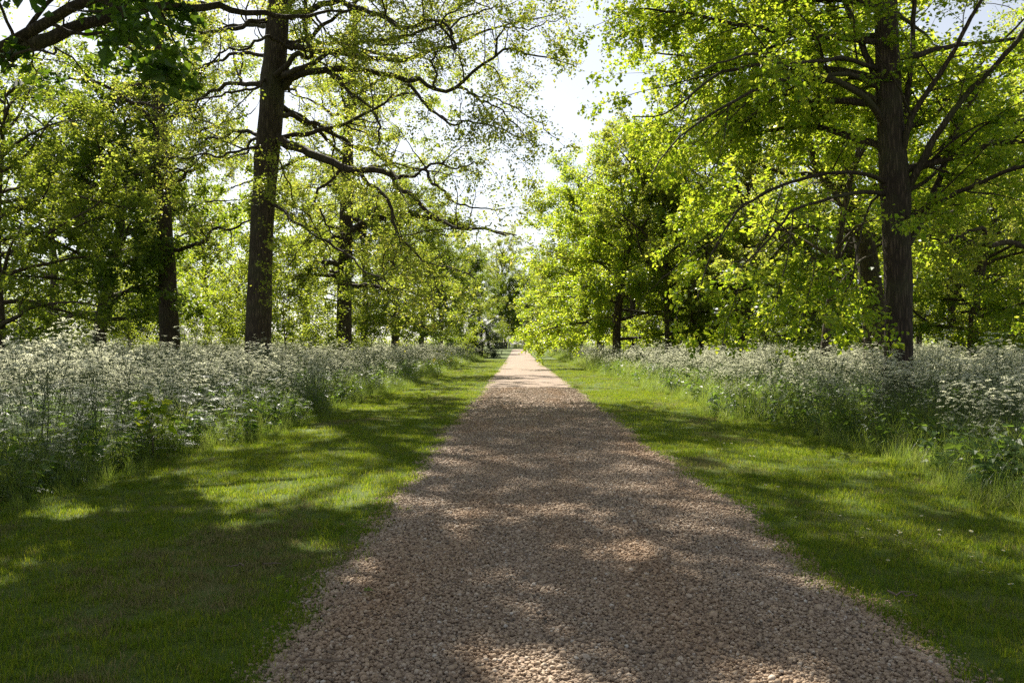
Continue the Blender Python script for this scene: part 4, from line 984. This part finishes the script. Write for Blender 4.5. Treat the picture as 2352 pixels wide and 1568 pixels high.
tag(scatter('mown_grass', np.concatenate(PT), np.concatenate(RT), np.concatenate(SCL), np.concatenate(VR), turf_src), 'short mown grass of the verges beside the gravel drive', 'grass')

# ------------------------------------------------------------------ gravel
def pebble(seed):
    rng = rng_of(seed); V = []; 
    nlat, nlon = 4, 7
    for i in range(1, nlat):
        for j in range(nlon):
            t = math.pi * i / nlat; f = 2 * math.pi * (j + 0.5 * (i % 2)) / nlon
            V.append((math.sin(t) * math.cos(f), math.sin(t) * math.sin(f), math.cos(t)))
    V = [(0, 0, 1)] + V + [(0, 0, -1)]; V = np.array(V) * (1 + rng.normal(0, 0.10, (len(V), 1)))
    V *= np.array((1.0, rng.uniform(0.62, 0.9), rng.uniform(0.42, 0.65))) * 0.0096
    T = [(0, 1 + j, 1 + (j + 1) % nlon) for j in range(nlon)]
    for i in range(nlat - 2):
        for j in range(nlon):
            a = 1 + i * nlon + j; b = 1 + i * nlon + (j + 1) % nlon; c = a + nlon; d = b + nlon; T += [(a, c, b), (b, c, d)]
    l = len(V) - 1; o = 1 + (nlat - 2) * nlon; T += [(l, o + (j + 1) % nlon, o + j) for j in range(nlon)]
    return mesh_from('pebble', V, [np.array(T)], mats=[M['pebble']])
pb_src = [source('pebble_source', pebble(700 + i)) for i in range(7)]
PT, RT, SCL, VR = [], [], [], []
for (y0, y1, dn, sm) in ((2.3, 5.5, 6300, 1.0), (5.5, 9, 4300, 1.12), (9, 15, 1500, 1.4), (15, 26, 450, 1.9)):
    n = int(3.3 * (y1 - y0) * dn); y = rf.uniform(y0, y1, n); x = rf.uniform(-1.3, 2.05, n)
    dl = x - edge_l(y); dr = edge_r(y) - x; ed = np.minimum(dl, dr)
    k = (ed > -0.16 * rf.random(n) ** 3 + 0.16 * rf.random(n) ** 3) & (np.abs(x) < 0.69 * y + 0.3); x, y, ed = x[k], y[k], ed[k]
    u_ = np.clip(ed / 1.43, 0, 1)
    z = gz(y) + 0.006 + 0.012 * np.clip(ed / 0.95, 0, 1) + rf.uniform(-0.004, 0.009, len(x)) * np.clip(0.3 + ed / 0.4, 0.2, 1) * sm - 0.006 * (ed < 0.1)
    PT.append(np.stack([x, y, z], 1)); RT.append(np.stack([rf.normal(0, .35, len(x)), rf.normal(0, .35, len(x)), rf.random(len(x)) * 6.28], 1))
    SCL.append(sm * np.exp(rf.normal(-0.10, 0.30, len(x)))); VR.append(rf.integers(0, 7, len(x)))
tag(scatter('gravel', np.concatenate(PT), np.concatenate(RT), np.concatenate(SCL), np.concatenate(VR), pb_src), 'loose rounded beige gravel covering the drive', 'gravel')

# ------------------------------------------------------------------ daisies, twigs, fallen leaves
def daisy_parts():
    pet, cen, stk = Acc(), Acc(), Acc(); rng = rng_of(800)
    for k in range(13):
        a = k * 2 * math.pi / 13; c, s = math.cos(a), math.sin(a); w = 0.0028
        pet.add([(0.003 * c, 0.003 * s, 0.05), (0.009 * c - w * s, 0.009 * s + w * c, 0.052), (0.013 * c, 0.013 * s, 0.051), (0.009 * c + w * s, 0.009 * s - w * c, 0.052)], q=[(0, 1, 2, 3)], var=rng.random())
    v = [(0, 0, 0.0545)] + [(0.0042 * math.cos(k * 0.785), 0.0042 * math.sin(k * 0.785), 0.0515) for k in range(8)]
    cen.add(v, t=[(0, k + 1, (k + 1) % 8 + 1) for k in range(8)])
    tubes(stk, np.array([[(0.004, 0, 0), (0.001, 0.001, 0.025), (0, 0, 0.05)]]), np.array([[0.0009, 0.0008, 0.0008]]), 4)
    M['daisy_eye'] = plain('daisy_eye', (0.6, 0.42, 0.03), 0.8)
    return pet.mesh('petals', [M['petal']], False), cen.mesh('flower_eye', [M['daisy_eye']]), stk.mesh('stalk', [M['stem']])
dp = daisy_parts()
dz = [(2085, 1265), (2100, 1275), (2155, 1240), (2160, 1236), (2228, 1240), (2240, 1300), (2250, 1305), (2262, 1325), (2060, 1235), (2075, 1245), (2020, 1215), (1985, 1250), (1905, 1240), (1965, 1236), (1992, 1236), (2050, 1250),
      (2040, 1305), (1850, 1180), (1830, 1200), (1800, 1160), (1760, 1130), (1905, 1190), (1930, 1195), (1880, 1150), (2120, 1200), (2330, 1370), (2280, 1340), (1960, 1370), (2180, 1330), (2300, 1280), (1700, 1085), (1730, 1060), (1650, 1040), (1600, 1005), (1560, 990), (1620, 1020), (1680, 1030), (1590, 970), (1545, 960), (1610, 945), (1500, 930), (1530, 920)]
for i, (px, py_) in enumerate(dz):
    d = FPX * CAM_H / (py_ - 796); x = P(px, py_, d)[0]
    for rep in range(1 if py_ > 1150 else 2):
        o = empty('daisy', (x + rep * 0.09 * math.sin(i), d + rep * 0.1 * math.cos(i * 3), 0.012), i * 1.3 + rep, 1.0 + 0.3 * math.sin(i * 5.1))
        o.rotation_euler = (0.25 * math.sin(i * 2.2), 0.25 * math.cos(i * 1.7), i * 1.3)
        tag(o, 'small white daisy in the mown grass of the right verge', 'daisy', 'daisies on the right verge')
        pt = obj('petals', dp[0], o); obj('flower_eye', dp[1], pt); obj('stalk', dp[2], o)
def fallen_twig(p0, p1, r, label, seed):
    rng = rng_of(seed); p0, p1 = np.array(p0), np.array(p1); t = np.linspace(0, 1, 8)[:, None]
    pts = p0 + (p1 - p0) * t + rng.normal(0, 0.008, (8, 3)); a = Acc(); c = pts.mean(0)
    tubes(a, (pts - c)[None], np.linspace(r, r * 0.5, 8)[None], 6)
    k = 3; br = np.array([pts[k] + (pts[k + 2] - pts[k]) * s * 0.8 + np.array((0.012, 0.01, 0.004)) * s for s in np.linspace(0, 1, 5)]); tubes(a, (br - c)[None], np.linspace(r * 0.6, r * 0.25, 5)[None], 5)
    tag(obj('fallen_twig', a.mesh('fallen_twig', [M['dead_twig']]), loc=tuple(c)), label, 'twig')
def gp(px, py_, z=0.03):
    d = FPX * CAM_H / (py_ - 796); return (P(px, py_, d)[0], d, z)
fallen_twig(gp(690, 1537, 0.035), gp(810, 1532, 0.035), 0.006, 'long thin twig lying on the gravel at the bottom left of the drive', 1)
fallen_twig(gp(560, 1312, 0.04), gp(520, 1316, 0.04), 0.005, 'short pale twig on the shaded left lawn, nearer the flower bank', 2)
fallen_twig(gp(600, 1302), gp(640, 1304), 0.005, 'pale twig on the left lawn closer to the gravel', 3)
fallen_twig(gp(2040, 1375, 0.04), gp(2110, 1380, 0.04), 0.006, 'twig lying in the shaded grass of the right verge', 4)
fallen_twig(gp(1172, 1340, 0.035), gp(1180, 1372, 0.035), 0.004, 'small dark twig in the middle of the gravel drive', 5)
def fallen_leaf(px, py_, label, m, seed):
    a = Acc(); rng = rng_of(seed); leaves(a, rng, np.zeros((1, 3)), np.array([[1.0, 0.3, 0]]), 0.045, 1, 0.0, 0.0, 0.4, 2.0, lobed=True)
    tag(obj('fallen_leaf', a.mesh('fallen_leaf', [m], False), loc=gp(px, py_, 0.045)), label, 'leaf')
fallen_leaf(780, 1218, 'reddish dead leaf at the left edge of the gravel', M['dead_leaf'], 1)
fallen_leaf(835, 1375, 'yellow-green leaf on the bright patch of gravel', M['lime_leaf'], 2)
fallen_leaf(640, 1335, 'pale green leaf standing in the left lawn by the gravel', M['green_leaf'], 3)

# leafy sapling in the left flower bank
s_b = np.array(gp(470, 1065, 0.0)); s_b[0] -= 0.75; s_b[1] += 0.3
a = Acc(); lf = Acc(); rs = rng_of(830)
st = np.array([[(0.02 * math.sin(k), 0.02 * math.cos(k * 2), 0.085 * k) for k in range(8)]]); tubes(a, st, np.linspace(0.009, 0.004, 8)[None], 6)
b, br = spawn(rs, st, np.full((1, 8), 0.006), 22, 0.35, (60, 12), (0.32, 0.2), 0.2, 5, 0.1, 0.02, rlen=0.012); tubes(a, b, br, 4)
p, d = sample_along(rs, b, 20, 0.2); leaves(lf, rs, p, d, 0.085, 1, 0.02, 0.3, 0.5, 1.4, lobed=True)
t = empty('sapling', tuple(s_b)); tag(t, 'bright green broad-leaved sapling among the cow parsley on the left', 'sapling')
obj('stem', a.mesh('stem', [M['far_bark']]), t); tag(obj('foliage', lf.mesh('foliage', [M['lime_leaf']], False), t), kind='stuff')

# ------------------------------------------------------------------ gate and fence at the end of the drive
M['black_paint'] = plain('black_paint', (0.015, 0.014, 0.016), 0.6); M['white_paint'] = plain('white_paint', (0.62, 0.62, 0.55), 0.7); M['stone'] = plain('stone', (0.30, 0.27, 0.22), 0.9)
def box_me(name, sx, sy, sz, m, bev=0.02):
    import bmesh
    bm = bmesh.new(); bmesh.ops.create_cube(bm, size=1.0)
    for v in bm.verts: v.co = Vector((v.co.x * sx, v.co.y * sy, (v.co.z + 0.5) * sz))
    bmesh.ops.bevel(bm, geom=bm.edges[:], offset=bev, segments=1, affect='EDGES')
    me = bpy.data.meshes.new(name); bm.to_mesh(me); bm.free(); me.materials.append(m); return me
gd = 172.0; g0 = float(gz(gd))
def fence(px0, px1, h, label):
    x0, x1 = P(px0, 796, gd)[0], P(px1, 796, gd)[0]; t = empty('panel_fence', ((x0 + x1) / 2, gd, g0)); tag(t, label, 'fence')
    n = max(3, int((x1 - x0) / 0.25)); bw = (x1 - x0) / n; me = box_me('board', bw * 0.94, 0.04, h, M['black_paint'], 0.006)
    for k in range(n): obj('board', me, t, (-(x1 - x0) / 2 + bw * (k + 0.5), 0, 0.05))
    obj('top_rail', box_me('top_rail', x1 - x0 + 0.06, 0.12, 0.07, M['stone']), t, (0, 0, h + 0.053))
fence(1136, 1165, 1.45, 'black boarded fence panel left of the gate at the end of the drive')
fence(1208, 1224, 1.45, 'black boarded fence panel right of the gate, half hidden by leaves')
for i, (px, h, lab) in enumerate([(1168, 1.5, 'white post next to the black fence left of the gate'), (1176, 1.45, 'white gatepost nearest the drive on the left'), (1200, 1.6, 'white gatepost on the right side of the drive')]):
    x = P(px, 796, gd)[0]; t = empty('gatepost', (x, gd - 0.1, g0)); tag(t, lab, 'gatepost')
    q = obj('post', box_me('post', 0.16, 0.16, h, M['white_paint']), t); obj('cap', box_me('cap', 0.22, 0.22, 0.06, M['white_paint']), q, (0, 0, h + 0.002))
x = P(1204.5, 796, gd)[0]; t = empty('gate_pier', (x, gd + 0.5, g0)); tag(t, 'grey stone pier beside the right gatepost at the drive end', 'pier')
obj('shaft', box_me('shaft', 0.5, 0.5, 2.1, M['stone'], 0.03), t); obj('cap', box_me('cap', 0.62, 0.62, 0.12, M['stone'], 0.03), t, (0, 0, 2.102))
